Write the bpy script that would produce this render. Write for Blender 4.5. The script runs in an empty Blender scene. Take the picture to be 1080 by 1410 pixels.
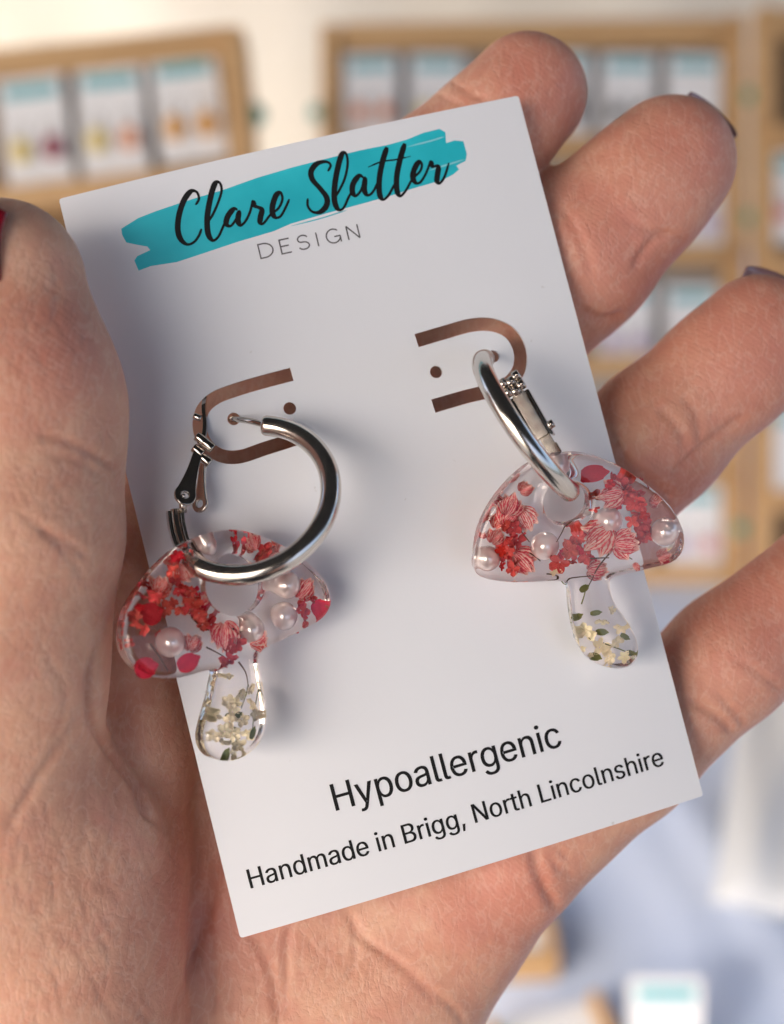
import bpy, bmesh, math, random
import numpy as np
from mathutils import Matrix, Vector
random.seed(7)
C = bpy.context.scene.collection
R = math.radians
# ------------------------------------------------------------------ camera, sky, sun, exposure
F = 1932.0                                  # focal length in photo pixels (1080 x 1410)
PITCH = R(35)
CAM = Vector((0.0, 0.0, 1.65))
cd = bpy.data.cameras.new('camera'); cam = bpy.data.objects.new('camera', cd); C.objects.link(cam)
cam.location = CAM; cam.rotation_euler = (R(90) - PITCH, 0, 0)
cd.sensor_fit = 'VERTICAL'; cd.sensor_height = 24.0; cd.lens = 24.0 * F / 1410.0
cd.clip_start = 0.01; cd.clip_end = 500
cd.dof.use_dof = True; cd.dof.focus_distance = 0.155; cd.dof.aperture_fstop = 10.0; cd.dof.aperture_blades = 0
bpy.context.scene.camera = cam
MCW = Matrix.Translation(CAM) @ Matrix.Rotation(R(90) - PITCH, 4, 'X')

SUN_EL, SUN_AZ = R(41), R(224)              # azimuth clockwise from north (+Y): low, behind and to the left
w = bpy.data.worlds.new('World'); bpy.context.scene.world = w; w.use_nodes = True
nt = w.node_tree
sky = nt.nodes.new('ShaderNodeTexSky'); sky.sky_type = 'NISHITA'; sky.sun_disc = False
sky.sun_elevation = SUN_EL; sky.sun_rotation = SUN_AZ; sky.air_density = 0.8; sky.dust_density = 6.0; sky.ozone_density = 0.6
nt.links.new(sky.outputs[0], nt.nodes['Background'].inputs[0]); nt.nodes['Background'].inputs[1].default_value = 0.15
sl = bpy.data.lights.new('sun', 'SUN'); sun = bpy.data.objects.new('sun', sl); C.objects.link(sun)
sl.energy = 0.68; sl.angle = R(14); sl.color = (1.0, 0.97, 0.93)
sd = Vector((math.sin(SUN_AZ) * math.cos(SUN_EL), math.cos(SUN_AZ) * math.cos(SUN_EL), math.sin(SUN_EL)))
sun.rotation_euler = sd.to_track_quat('Z', 'Y').to_euler(); sun.location = CAM + sd * 3
sc = bpy.context.scene
sc.view_settings.view_transform = 'Standard'; sc.view_settings.look = 'None'; sc.view_settings.gamma = 1
sc.view_settings.exposure = 1.32
sc.render.engine = 'CYCLES'
sc.cycles.use_denoising = True
sc.cycles.max_bounces = 16; sc.cycles.transmission_bounces = 14; sc.cycles.glossy_bounces = 6; sc.cycles.diffuse_bounces = 4
sc.cycles.sample_clamp_indirect = 25; sc.cycles.blur_glossy = 0.1

# ------------------------------------------------------------------ measuring helpers (camera-frame millimetres)
def P(px, py, d=0.0):
    """point seen at photo pixel (px, py), d mm in front of the plane 160 mm from the lens"""
    z = 160.0 - d
    return np.array([(px - 540.0) / F * z, -(py - 705.0) / F * z, -z])
M3 = np.array(MCW.to_3x3()); T3 = np.array(CAM)
def to_world(v): return (np.asarray(v, float) * 0.001) @ M3.T + T3
def unit(v): v = np.asarray(v, float); return v / np.linalg.norm(v)
class Plane:
    def __init__(s, o, n, up=(0, 1, 0)):
        s.o = np.asarray(o, float); s.n = unit(n); s.x = unit(np.cross(up, s.n)); s.y = np.cross(s.n, s.x)
    def hit(s, px, py, h=0.0):
        r = P(px, py); o = s.o + s.n * h; return r * (o @ s.n) / (r @ s.n)
    def uv(s, px, py):
        q = s.hit(px, py) - s.o; return np.array([q @ s.x, q @ s.y])
    def at(s, u, v, h=0.0): return s.o + s.x * u + s.y * v + s.n * h

def props(o, label=None, cat=None, group=None, kind=None):
    for k, v in (('label', label), ('category', cat), ('group', group), ('kind', kind)):
        if v: o[k] = v
    return o
def thing(name, base, label, cat, group=None):
    o = bpy.data.objects.new(name, None); C.objects.link(o); o.empty_display_size = 0.01
    o.location = Vector(base); return props(o, label, cat, group)
def root_loc(o):
    l = Vector((0, 0, 0))
    while o is not None: l += o.location; o = o.parent
    return l
def mesh_obj(name, V, Fc, mat, parent=None, smooth=True, world=False, label=None, uvs=None):
    """one mesh object from camera-frame mm (or world metres) vertices"""
    W = np.asarray(V, float) if world else to_world(V)
    off = np.array(root_loc(parent)) if parent else W.mean(0)
    me = bpy.data.meshes.new(name)
    me.from_pydata((W - off).tolist(), [], [tuple(int(i) for i in f) for f in Fc])
    if mat: me.materials.append(mat)
    if uvs is not None:
        ul = me.uv_layers.new(name='UVMap'); vi = np.zeros(len(me.loops), int); me.loops.foreach_get('vertex_index', vi)
        ul.data.foreach_set('uv', np.asarray(uvs, float)[vi].ravel())
    if smooth: me.polygons.foreach_set('use_smooth', [True] * len(me.polygons))
    me.update()
    o = bpy.data.objects.new(name, me); C.objects.link(o)
    if parent: o.parent = parent
    else: o.location = Vector(off)
    if label: o['label'] = label
    return o

# ------------------------------------------------------------------ materials
def mat(name, col=(0.8, 0.8, 0.8), rough=0.5, **kw):
    m = bpy.data.materials.new(name); m.use_nodes = True
    b = m.node_tree.nodes['Principled BSDF']
    b.inputs['Base Color'].default_value = (*col, 1); b.inputs['Roughness'].default_value = rough
    for k, v in kw.items(): b.inputs[k.replace('_', ' ')].default_value = v
    return m
class N:
    def __init__(s, m): s.t = m.node_tree; s.b = s.t.nodes['Principled BSDF']
    def new(s, typ, **kw):
        n = s.t.nodes.new('ShaderNode' + typ)
        for k, v in kw.items():
            if k.startswith('i_'): n.inputs[k[2:].replace('_', ' ')].default_value = v
            else: setattr(n, k, v)
        return n
    def link(s, a, b): s.t.links.new(a, b)
    def noise(s, scale, detail=4, rough=0.55, vec=None, dist=0.0):
        n = s.new('TexNoise'); n.inputs['Scale'].default_value = scale; n.inputs['Detail'].default_value = detail
        n.inputs['Roughness'].default_value = rough; n.inputs['Distortion'].default_value = dist
        if vec is not None: s.link(vec, n.inputs['Vector'])
        return n.outputs['Fac']
    def ramp(s, fac, stops):
        r = s.new('ValToRGB'); e = r.color_ramp.elements
        while len(e) < len(stops): e.new(0.5)
        for q, (p, c) in zip(e, stops): q.position = p; q.color = (*c, 1)
        s.link(fac, r.inputs[0]); return r.outputs[0]
    def mix(s, fac, a, b, mode='MIX'):
        n = s.new('MixRGB', blend_type=mode)
        for k, v in ((0, fac), (1, a), (2, b)):
            if isinstance(v, (int, float)): n.inputs[k].default_value = v
            elif isinstance(v, tuple): n.inputs[k].default_value = (*v, 1)
            else: s.link(v, n.inputs[k])
        return n.outputs[0]
    def math(s, op, a, b=0.0):
        n = s.new('Math', operation=op)
        for k, v in ((0, a), (1, b)):
            if isinstance(v, (int, float)): n.inputs[k].default_value = v
            else: s.link(v, n.inputs[k])
        return n.outputs[0]
    def bump(s, h, strength, dist, prev=None):
        n = s.new('Bump'); n.inputs['Strength'].default_value = strength; n.inputs['Distance'].default_value = dist
        s.link(h, n.inputs['Height'])
        if prev is not None: s.link(prev, n.inputs['Normal'])
        return n.outputs[0]
    def obj(s): return s.new('TexCoord').outputs['Object']
    def uv(s): return s.new('TexCoord').outputs['UV']

def skin_material():
    m = mat('skin', (0.5, 0.26, 0.17), 0.5); g = N(m); co = g.obj()
    big = g.noise(55, 3, 0.5, co); mid = g.noise(240, 5, 0.6, co); fine = g.noise(1500, 3, 0.6, co)
    c1 = g.ramp(big, [(0.3, (0.59, 0.29, 0.19)), (0.5, (0.66, 0.355, 0.235)), (0.7, (0.71, 0.415, 0.285))])
    c2 = g.ramp(mid, [(0.35, (0.54, 0.235, 0.175)), (0.6, (0.72, 0.44, 0.32))])
    col = g.mix(0.42, c1, c2)
    # blood flush at the fingertips and creases is stored per vertex (it belongs to the skin)
    at = g.new('Attribute', attribute_name='flush'); col = g.mix(at.outputs['Fac'], col, (0.54, 0.17, 0.135))
    ac = g.new('Attribute', attribute_name='crease'); col = g.mix(g.math('MULTIPLY', ac.outputs['Fac'], 0.35), col, (0.40, 0.13, 0.09))
    fl = g.ramp(fine, [(0.62, (0, 0, 0)), (0.75, (1, 1, 1))]); col = g.mix(g.math('MULTIPLY', fl, 0.10), col, (0.75, 0.58, 0.5))
    g.link(col, g.b.inputs['Base Color'])
    # fine relief: lozenge furrows, papillary ridges and broader dimples
    vor = g.new('TexVoronoi', feature='DISTANCE_TO_EDGE'); vor.inputs['Scale'].default_value = 2100
    mp = g.new('Mapping'); mp.inputs['Scale'].default_value = (1.0, 0.55, 0.8); mp.inputs['Rotation'].default_value = (0.2, 0.5, 0.6)
    wob = g.new('TexNoise'); wob.inputs['Scale'].default_value = 300; g.link(co, wob.inputs['Vector'])
    add = g.new('MixRGB', blend_type='LINEAR_LIGHT'); add.inputs[0].default_value = 0.0016
    g.link(co, add.inputs[1]); g.link(wob.outputs['Color'], add.inputs[2])
    g.link(add.outputs[0], mp.inputs['Vector']); g.link(mp.outputs[0], vor.inputs['Vector'])
    furrow = g.math('MINIMUM', vor.outputs['Distance'], 0.16)
    # long shallow wrinkle lines: thin level curves of a stretched noise
    mp2 = g.new('Mapping'); mp2.inputs['Scale'].default_value = (1.0, 0.28, 0.6); mp2.inputs['Rotation'].default_value = (0.0, 0.2, -0.45); g.link(co, mp2.inputs['Vector'])
    ln = g.noise(330, 2.5, 0.55, mp2.outputs[0], 0.6)
    ln = g.math('ABSOLUTE', g.math('SUBTRACT', ln, 0.5)); line = g.ramp(ln, [(0.0, (0, 0, 0)), (0.035, (1, 1, 1))])
    ln2 = g.noise(700, 2, 0.55, mp2.outputs[0], 0.4)
    ln2 = g.math('ABSOLUTE', g.math('SUBTRACT', ln2, 0.5)); line2 = g.ramp(ln2, [(0.0, (0, 0, 0)), (0.05, (1, 1, 1))])
    col = g.mix(g.math('MULTIPLY', g.math('SUBTRACT', 1.0, line), 0.10), col, (0.40, 0.17, 0.13))
    col = g.mix(g.math('MULTIPLY', g.math('SUBTRACT', 1.0, line2), 0.20), col, (0.80, 0.60, 0.49))
    bl = g.noise(95, 4, 0.65, co, 0.8); col = g.mix(g.math('MULTIPLY', g.ramp(bl, [(0.50, (0, 0, 0)), (0.68, (1, 1, 1))]), 0.30), col, (0.62, 0.25, 0.20))
    g.link(col, g.b.inputs['Base Color'])
    wv = g.new('TexWave', wave_type='BANDS', bands_direction='DIAGONAL'); wv.inputs['Scale'].default_value = 640
    wv.inputs['Distortion'].default_value = 15.0; wv.inputs['Detail'].default_value = 1.5; wv.inputs['Detail Scale'].default_value = 0.12
    g.link(co, wv.inputs['Vector'])
    n1 = g.bump(mid, 0.45, 0.0003)
    n2 = g.bump(furrow, 0.30, 0.00022, n1)
    n3 = g.bump(g.math('MULTIPLY', wv.outputs['Fac'], g.math('MULTIPLY', at.outputs['Fac'], g.math('MULTIPLY', mid, 3.4))), 0.13, 0.00009, n2)
    n4 = g.bump(fine, 0.4, 0.00016, n3); n4 = g.bump(line, 0.28, 0.00008, n4); n4 = g.bump(line2, 0.30, 0.00006, n4)
    g.link(n4, g.b.inputs['Normal'])
    rr = g.ramp(mid, [(0.3, (0.40,) * 3), (0.7, (0.56,) * 3)]); g.link(rr, g.b.inputs['Roughness'])
    g.b.inputs['Subsurface Weight'].default_value = 0.22
    g.b.inputs['Subsurface Radius'].default_value = (1.0, 0.36, 0.2); g.b.inputs['Subsurface Scale'].default_value = 0.0014
    g.b.inputs['Specular IOR Level'].default_value = 0.42
    return m
SKIN = skin_material()
def paper_material():
    m = mat('card_stock', (0.745, 0.775, 0.825), 0.42); g = N(m); co = g.obj()
    f = g.noise(2600, 3, 0.6, co); sp = g.noise(700, 2, 0.5, co)
    col = g.mix(g.ramp(sp, [(0.76, (0, 0, 0)), (0.80, (0.5, 0.5, 0.5))]), (0.745, 0.775, 0.825), (0.5, 0.5, 0.5))
    g.link(col, g.b.inputs['Base Color'])
    g.link(g.bump(f, 0.12, 0.00006), g.b.inputs['Normal'])
    return m
PAPER = paper_material()
def teal_material():
    m = mat('teal_print', (0.03, 0.46, 0.56), 0.4); g = N(m); co = g.obj()
    st = g.noise(120, 3, 0.5, co)
    g.link(g.ramp(st, [(0.3, (0.012, 0.42, 0.52)), (0.7, (0.03, 0.56, 0.66))]), g.b.inputs['Base Color']); return m
TEAL = teal_material()
TEAL_PALE = mat('teal_streak', (0.25, 0.62, 0.70), 0.4)
INK = mat('black_ink', (0.008, 0.008, 0.009), 0.6, Specular_IOR_Level=0.2)
INK_GREY = mat('grey_ink', (0.09, 0.09, 0.10), 0.45)
def steel(name, col, rough):
    m = mat(name, col, rough, Metallic=1.0); g = N(m); n = g.noise(900, 3, 0.6, g.obj())
    g.link(g.ramp(n, [(0.3, (rough * 0.75,) * 3), (0.7, (rough * 1.3,) * 3)]), g.b.inputs['Roughness']); return m
STEEL = steel('polished_steel', (0.70, 0.66, 0.61), 0.18)
STEEL2 = steel('clasp_steel', (0.56, 0.515, 0.465), 0.10)
RESIN = mat('clear_resin', (1.0, 0.95, 0.94), 0.02, Transmission_Weight=1.0, IOR=1.46)
g_ = N(RESIN); g_.link(g_.bump(g_.noise(420, 2, 0.5, g_.obj()), 0.12, 0.00015), g_.b.inputs['Normal'])
PEARL = mat('pearl', (0.92, 0.82, 0.79), 0.30, Metallic=0.35, Specular_IOR_Level=1.0, Coat_Weight=1.0, Coat_Roughness=0.10, Coat_IOR=2.6)
def petal_material(name, lo, hi, pale, streak):
    m = mat(name, hi, 0.55); g = N(m); uv = g.uv()
    sep = g.new('SeparateXYZ'); g.link(uv, sep.inputs[0])
    wob = g.noise(5, 2, 0.5, uv)
    s = g.math('SINE', g.math('ADD', g.math('MULTIPLY', sep.outputs[0], 26.0), g.math('MULTIPLY', wob, 9.0)))
    s = g.math('MULTIPLY', g.math('ADD', g.math('MULTIPLY', s, 0.5), 0.5), streak)
    s = g.math('POWER', s, 1.8)
    base = g.mix(g.noise(3, 3, 0.6, uv), lo, hi)
    col = g.mix(s, base, pale)
    edge = g.ramp(sep.outputs[1], [(0.80, (0, 0, 0)), (1.0, (streak,) * 3)])
    col = g.mix(edge, col, pale)
    oi = g.new('ObjectInfo'); hs = g.new('HueSaturation'); g.link(col, hs.inputs['Color'])
    g.link(g.math('ADD', g.math('MULTIPLY', oi.outputs['Random'], 0.018), 0.492), hs.inputs['Hue'])
    g.link(g.math('ADD', g.math('MULTIPLY', g.math('FRACT', g.math('MULTIPLY', oi.outputs['Random'], 7.3)), 0.45), 0.82), hs.inputs['Value'])
    g.link(hs.outputs[0], g.b.inputs['Base Color'])
    g.link(g.bump(g.noise(14, 4, 0.6, uv), 0.5, 0.0002), g.b.inputs['Normal'])
    return m
RED = petal_material('red_petal', (0.60, 0.03, 0.045), (0.82, 0.09, 0.085), (0.88, 0.40, 0.34), 0.35)
RED2 = petal_material('streaked_petal', (0.66, 0.03, 0.085), (0.80, 0.09, 0.095), (0.95, 0.74, 0.64), 0.95)
CRIMSON = petal_material('crimson_petal', (0.52, 0.0, 0.02), (0.72, 0.012, 0.035), (0.7, 0.1, 0.1), 0.05)
CREAM = petal_material('cream_petal', (0.86, 0.77, 0.50), (0.95, 0.90, 0.70), (0.9, 0.88, 0.8), 0.3)
STALK = mat('dried_stalk', (0.10, 0.055, 0.03), 0.7)
GREENST = mat('green_stalk', (0.12, 0.14, 0.03), 0.7)
NAILV = mat('mauve_polish', (0.26, 0.15, 0.16), 0.25, Coat_Weight=0.6, Coat_Roughness=0.05)
NAILR = mat('red_polish', (0.21, 0.006, 0.016), 0.2, Coat_Weight=0.8, Coat_Roughness=0.04)

# ------------------------------------------------------------------ surface from a distance field (naive surface nets)
def surface_nets(fn, lo, hi, h, project=3):
    lo = np.asarray(lo, float); n = np.ceil((np.asarray(hi) - lo) / h).astype(int) + 1
    ax = [(lo[i] + h * np.arange(n[i])).astype(np.float32) for i in range(3)]
    G = np.stack(np.meshgrid(*ax, indexing='ij'), -1).reshape(-1, 3)
    D = np.concatenate([fn(G[i:i + 400000]) for i in range(0, len(G), 400000)]).reshape(n).astype(np.float32)
    D[0], D[-1] = np.maximum(D[0], .01), np.maximum(D[-1], .01)
    D[:, 0], D[:, -1] = np.maximum(D[:, 0], .01), np.maximum(D[:, -1], .01)
    D[:, :, 0], D[:, :, -1] = np.maximum(D[:, :, 0], .01), np.maximum(D[:, :, -1], .01)
    S = D < 0
    cs = [(i, j, k) for i in (0, 1) for j in (0, 1) for k in (0, 1)]
    sub = lambda A, c: A[c[0]:n[0] - 1 + c[0], c[1]:n[1] - 1 + c[1], c[2]:n[2] - 1 + c[2]]
    cnt = sum(sub(S, c).astype(np.int8) for c in cs)
    act = (cnt > 0) & (cnt < 8)
    idx = np.full(act.shape, -1, int); cells = np.argwhere(act); idx[act] = np.arange(len(cells))
    acc = np.zeros((len(cells), 3)); num = np.zeros(len(cells))
    cv = {c: D[cells[:, 0] + c[0], cells[:, 1] + c[1], cells[:, 2] + c[2]].astype(float) for c in cs}
    for a in cs:
        for k in range(3):
            if a[k] == 0:
                b = list(a); b[k] = 1; b = tuple(b)
                va, vb = cv[a], cv[b]; m = (va < 0) != (vb < 0)
                t = np.where(m, va / np.where(m, va - vb, 1), 0)
                p = np.tile(np.array(a, float), (len(cells), 1)); p[:, k] = t
                acc[m] += p[m]; num[m] += 1
    V = lo + (cells + acc / num[:, None]) * h
    quads = []
    for k in range(3):
        i, j = (k + 1) % 3, (k + 2) % 3
        a = [slice(None)] * 3; b = [slice(None)] * 3; a[k] = slice(0, -1); b[k] = slice(1, None)
        sg = S[tuple(a)] != S[tuple(b)]
        e = np.argwhere(sg); e = e[(e[:, i] > 0) & (e[:, j] > 0) & (e[:, i] < n[i] - 1) & (e[:, j] < n[j] - 1)]
        ins = S[tuple(e.T)]
        def cell(di, dj):
            q = e.copy(); q[:, i] -= di; q[:, j] -= dj; return idx[tuple(q.T)]
        Q = np.stack([cell(1, 1), cell(0, 1), cell(0, 0), cell(1, 0)], 1)
        Q[~ins] = Q[~ins][:, ::-1]; quads.append(Q)
    Q = np.concatenate(quads)
    def grad(X, e=None):
        e = e or h * 0.25
        g = np.zeros_like(X)
        for k in range(3):
            d = np.zeros(3); d[k] = e; g[:, k] = (fn((X + d).astype(np.float32)) - fn((X - d).astype(np.float32))) / (2 * e)
        return g
    for _ in range(project):
        d = fn(V.astype(np.float32)); g = grad(V); l2 = np.maximum((g * g).sum(1), 0.05)
        V = V - np.clip(d / l2, -h, h)[:, None] * g * 0.8
    return V, Q, grad

def cone(X, a, b, ra, rb):
    """distance to a tapered capsule"""
    a = np.asarray(a, np.float32); b = np.asarray(b, np.float32); ba = b - a
    t = np.clip(((X - a) @ ba) / float(ba @ ba), 0, 1)
    t = t * t * (3 - 2 * t) * 0.35 + t * 0.65
    return np.linalg.norm(X - a - t[:, None] * ba, axis=1) - (ra + (rb - ra) * t)
def ell(X, c, r, rot=None):
    q = X - np.asarray(c, np.float32)
    if rot is not None: q = q @ rot.astype(np.float32)
    r = np.asarray(r, np.float32)
    k0 = np.linalg.norm(q / r, axis=1); k1 = np.linalg.norm(q / (r * r), axis=1) + 1e-6
    return k0 * (k0 - 1) / k1
def smin(a, b, k):
    hh = np.maximum(k - np.abs(a - b), 0) / k
    return np.minimum(a, b) - hh * hh * k * 0.25

# ------------------------------------------------------------------ the card's place in space
PHI_X, PHI_Y, PHI_Z = -0.0407, 0.1389, 0.2488
def rot(a, i):
    c, s = math.cos(a), math.sin(a); m = np.eye(3); j, k = (i + 1) % 3, (i + 2) % 3
    m[j, j] = c; m[j, k] = -s; m[k, j] = s; m[k, k] = c; return m
CR = rot(PHI_Z, 2) @ rot(PHI_Y, 1) @ rot(PHI_X, 0)
CARD = Plane((-0.7681, 1.1939, -159.83), CR[:, 2], CR[:, 1])
def Q(px, py, off):                         # point off mm in front of the card's plane (behind: negative)
    p = CARD.hit(px, py); return P(px, py, 160.0 + p[2] + off)

# ------------------------------------------------------------------ hand
def chain(X, pts, k=2.0):
    d = None
    for (a, ra), (b, rb) in zip(pts[:-1], pts[1:]):
        e = cone(X, a, b, ra, rb); d = e if d is None else smin(d, e, k)
    return d
INDEX = [(Q(255, 650, -18), 9.6), (Q(440, 430, -18), 9.2), (Q(600, 258, -14.5), 8.7), (Q(726, 130, -12.5), 7.6)]
MIDDLE = [(Q(400, 790, -19), 10.0), (Q(600, 555, -18.5), 9.8), (Q(790, 352, -12), 9.9), (Q(922, 224, -10), 8.3)]
RING = [(Q(545, 965, -16), 10.0), (Q(740, 770, -13), 9.2), (Q(905, 600, -12), 8.5), (Q(1045, 467, -9), 8.1)]
LITTLE = [(Q(707, 1186, -13), 8.0), (Q(860, 1040, -12), 8.0), (Q(1005, 906, -10), 7.6), (Q(1130, 790, -8), 6.6)]
THUMB = [(P(2, 388, 15), 8.5), (P(8, 545, 15), 10.8), (P(4, 735, 15), 11.2), (P(-25, 920, 14), 12.0), (P(-40, 1150, 8), 14.5)]
WR = P(-260, 1900, -6)
def hand_sdf(X):
    fi = [chain(X, c, 2.5) for c in (INDEX, MIDDLE, RING, LITTLE)]
    # pads of the fingers
    fi[0] = smin(fi[0], ell(X, Q(700, 165, -9.5), (6.5, 6.5, 5)), 3)
    fi[1] = smin(fi[1], ell(X, Q(890, 262, -7), (7.5, 7.5, 5.5)), 4)
    fi[2] = smin(fi[2], ell(X, Q(1010, 505, -6.5), (7, 7, 5.2)), 4)
    palm = cone(X, P(60, 1700, -16), INDEX[0][0], 14, 10.5)
    for q, r in ((MIDDLE[0][0], 10.5), (RING[0][0], 10.5), (LITTLE[0][0], 7.8)):
        palm = smin(palm, cone(X, P(160, 1750, -16), q, 15, r), 6)
    palm = smin(palm, ell(X, P(572, 1240, -17), (15.0, 15.5, 13)), 4)
    palm = smin(palm, cone(X, P(480, 1380, -18), P(250, 1700, -12), 16.5, 17), 5)
    U = smin(cone(X, P(158, 800, -6), P(166, 1020, -4.5), 9.3, 8.5), cone(X, P(150, 860, -12), INDEX[0][0], 11, 9.6), 4)
    U = smin(U, cone(X, P(166, 1020, -4.5), P(140, 1180, -3), 8.5, 9.6), 3)
    U = smin(U, cone(X, P(140, 1180, -3), P(106, 1360, 0), 9.6, 10.5), 3)
    d2 = palm
    web = [smin(fi[0], fi[1], 1.5), smin(fi[2], fi[3], 1.2)]
    f = smin(web[0], web[1], 1.2)
    d2 = smin(d2, f, 1.6)
    th = chain(X, THUMB, 5.0)
    th = smin(th, ell(X, P(48, 590, 14), (8.6, 11, 8.6)), 3)
    L = cone(X, P(104, 1158, 5.5), P(48, 1480, 3), 9.8, 14.0)
    L = smin(L, cone(X, P(48, 1480, 3), WR, 14.0, 20), 6)
    L = smin(L, cone(X, P(-40, 1150, 6), P(40, 1350, 4), 14.5, 14), 7)
    th = smin(th, L, 5.0)
    kv = 0.9 + 5.0 * np.clip((-33.0 - X[:, 1]) / 12.0, 0, 1)      # sharp fold above, fused below
    th = smin(th, U, kv)
    d = smin(d2, th, 0.9 + 3.5 * np.clip((-42.0 - X[:, 1]) / 14.0, 0, 1))
    d = smin(d, cone(X, WR, P(-520, 2350, -12), 24, 27), 14)
    return d
def build_hand():
    V, Qd, grad = surface_nets(hand_sdf, (-95, -150, -205), (62, 62, -120), 0.95, 3)
    me = bpy.data.meshes.new('h'); me.from_pydata(V.tolist(), [], Qd.tolist())
    tmp = bpy.data.objects.new('h', me); C.objects.link(tmp)
    md = tmp.modifiers.new('s', 'SUBSURF'); md.levels = 1; md.render_levels = 1
    ev = tmp.evaluated_get(bpy.context.evaluated_depsgraph_get()); m2 = bpy.data.meshes.new_from_object(ev)
    n = len(m2.vertices); V = np.zeros(n * 3); m2.vertices.foreach_get('co', V); V = V.reshape(-1, 3)
    Fc = [tuple(p.vertices) for p in m2.polygons]
    bpy.data.objects.remove(tmp); bpy.data.meshes.remove(me); bpy.data.meshes.remove(m2)
    g = grad(V, 0.3); Nn = g / np.maximum(np.linalg.norm(g, axis=1), 1e-6)[:, None]
    px = 540 + F * V[:, 0] / -V[:, 2]; py = 705 - F * V[:, 1] / -V[:, 2]
    view = -V / np.linalg.norm(V, axis=1)[:, None]; facing = np.clip((Nn * view).sum(1) * 3, 0, 1)
    crease = np.zeros(n); disp = np.zeros(n); flush = np.zeros(n)
    def seg(poly, smooth=True):
        pts = np.array(poly, float)
        if smooth and len(pts) > 2:
            t = np.linspace(0, len(pts) - 1, len(pts) * 6); i = np.clip(t.astype(int), 0, len(pts) - 2); u = (t - i)[:, None]
            p = [pts[np.clip(i + k, 0, len(pts) - 1)] for k in (-1, 0, 1, 2)]
            pts = 0.5 * (2 * p[1] + (p[2] - p[0]) * u + (2 * p[0] - 5 * p[1] + 4 * p[2] - p[3]) * u ** 2 + (3 * p[1] - p[0] - 3 * p[2] + p[3]) * u ** 3)
        dm = np.full(n, 1e9); tt = np.zeros(n); q = np.c_[px, py]; L = len(pts) - 1
        lo = pts.min(0) - 60; hi = pts.max(0) + 60
        k = np.where((px > lo[0]) & (px < hi[0]) & (py > lo[1]) & (py < hi[1]))[0]
        for s_, (a, b) in enumerate(zip(pts[:-1], pts[1:])):
            ab = b - a; t = np.clip(((q[k] - a) @ ab) / max(ab @ ab, 1e-9), 0, 1)
            d = np.linalg.norm(q[k] - a - t[:, None] * ab, axis=1); m = d < dm[k]
            dm[k[m]] = d[m]; tt[k[m]] = (s_ + t[m]) / L
        return dm, tt
    def groove(poly, depth, width, col=1.0, zmin=-1e9):
        nonlocal disp, crease
        dm, tt = seg(poly); taper = np.clip(np.sin(np.pi * np.clip(tt, 0.02, 0.98)) * 2.2, 0.15, 1) * facing * (V[:, 2] > zmin)
        w_ = width * 12.0
        depth = depth * 0.85; disp = disp - depth * np.exp(-(dm / w_) ** 2) * taper + depth * 0.10 * np.exp(-((dm - 2.6 * w_) / (1.5 * w_)) ** 2) * taper
        crease = np.maximum(crease, col * np.exp(-(dm / (w_ * 1.1)) ** 2) * taper)
    # thumb joints, web fold, thenar tendons and palm lines
    groove([(48, 598), (85, 606), (122, 622), (165, 648)], 0.45, 0.35)
    groove([(60, 622), (100, 632), (150, 660)], 0.25, 0.3, 0.5)
    groove([(55, 725), (90, 745), (125, 770)], 0.3, 0.4, 0.5); groove([(20, 700), (60, 730), (95, 765), (120, 800)], 0.2, 0.4, 0.3)
    groove([(140, 860), (125, 930), (127, 990), (150, 1030), (185, 1078), (200, 1115), (226, 1138)], 0.8, 0.45, 1.0)
    groove([(125, 975), (95, 1010), (60, 1060), (30, 1110), (5, 1150)], 0.28, 0.54, 0.48)
    groove([(128, 985), (118, 1060), (120, 1120), (112, 1190), (118, 1240)], 0.08, 0.48, 0.40)
    groove([(160, 1060), (165, 1100), (150, 1180), (138, 1240)], 0.08, 0.54, 0.44)
    groove([(132, 1010), (128, 1080), (133, 1150)], 0.06, 0.41, 0.32)
    groove([(172, 1160), (190, 1210), (205, 1260)], 0.08, 0.18, 0.32); groove([(190, 1150), (205, 1190), (228, 1240)], 0.08, 0.18, 0.32)
    groove([(205, 1170), (228, 1188), (250, 1196)], 0.08, 0.15, 0.32)
    groove([(75, 1140), (105, 1210), (130, 1280), (150, 1310)], 0.09, 0.24, 0.32); groove([(100, 1300), (130, 1350), (160, 1410)], 0.09, 0.24, 0.32)
    groove([(10, 880), (50, 910), (95, 930)], 0.06, 0.24, 0.24); groove([(60, 890), (90, 960), (70, 1030)], 0.09, 0.36, 0.32)
    groove([(296, 1180), (290, 1240), (262, 1330), (238, 1410)], 0.55, 0.55, 0.8)
    groove([(275, 1230), (292, 1300), (300, 1420)], 0.35, 0.4, 0.5)
    groove([(345, 1285), (365, 1320), (378, 1360), (385, 1420)], 0.5, 0.4, 0.7); groove([(398, 1270), (394, 1330), (392, 1410)], 0.45, 0.35, 0.8)
    groove([(470, 1240), (500, 1290), (560, 1335), (600, 1380)], 0.35, 0.4, 0.5); groove([(485, 1255), (490, 1310), (478, 1350)], 0.2, 0.3, 0.3)
    groove([(540, 1335), (580, 1325), (650, 1312)], 0.15, 0.25, 0.3); groove([(590, 1360), (625, 1390), (640, 1410)], 0.3, 0.35, 0.5)
    groove([(735, 1165), (740, 1195), (752, 1225), (768, 1255)], 0.6, 0.6, 0.9); groove([(750, 1170), (770, 1195), (790, 1205)], 0.25, 0.35, 0.6)
    groove([(760, 1165), (785, 1180)], 0.3, 0.3, 0.5)
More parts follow.
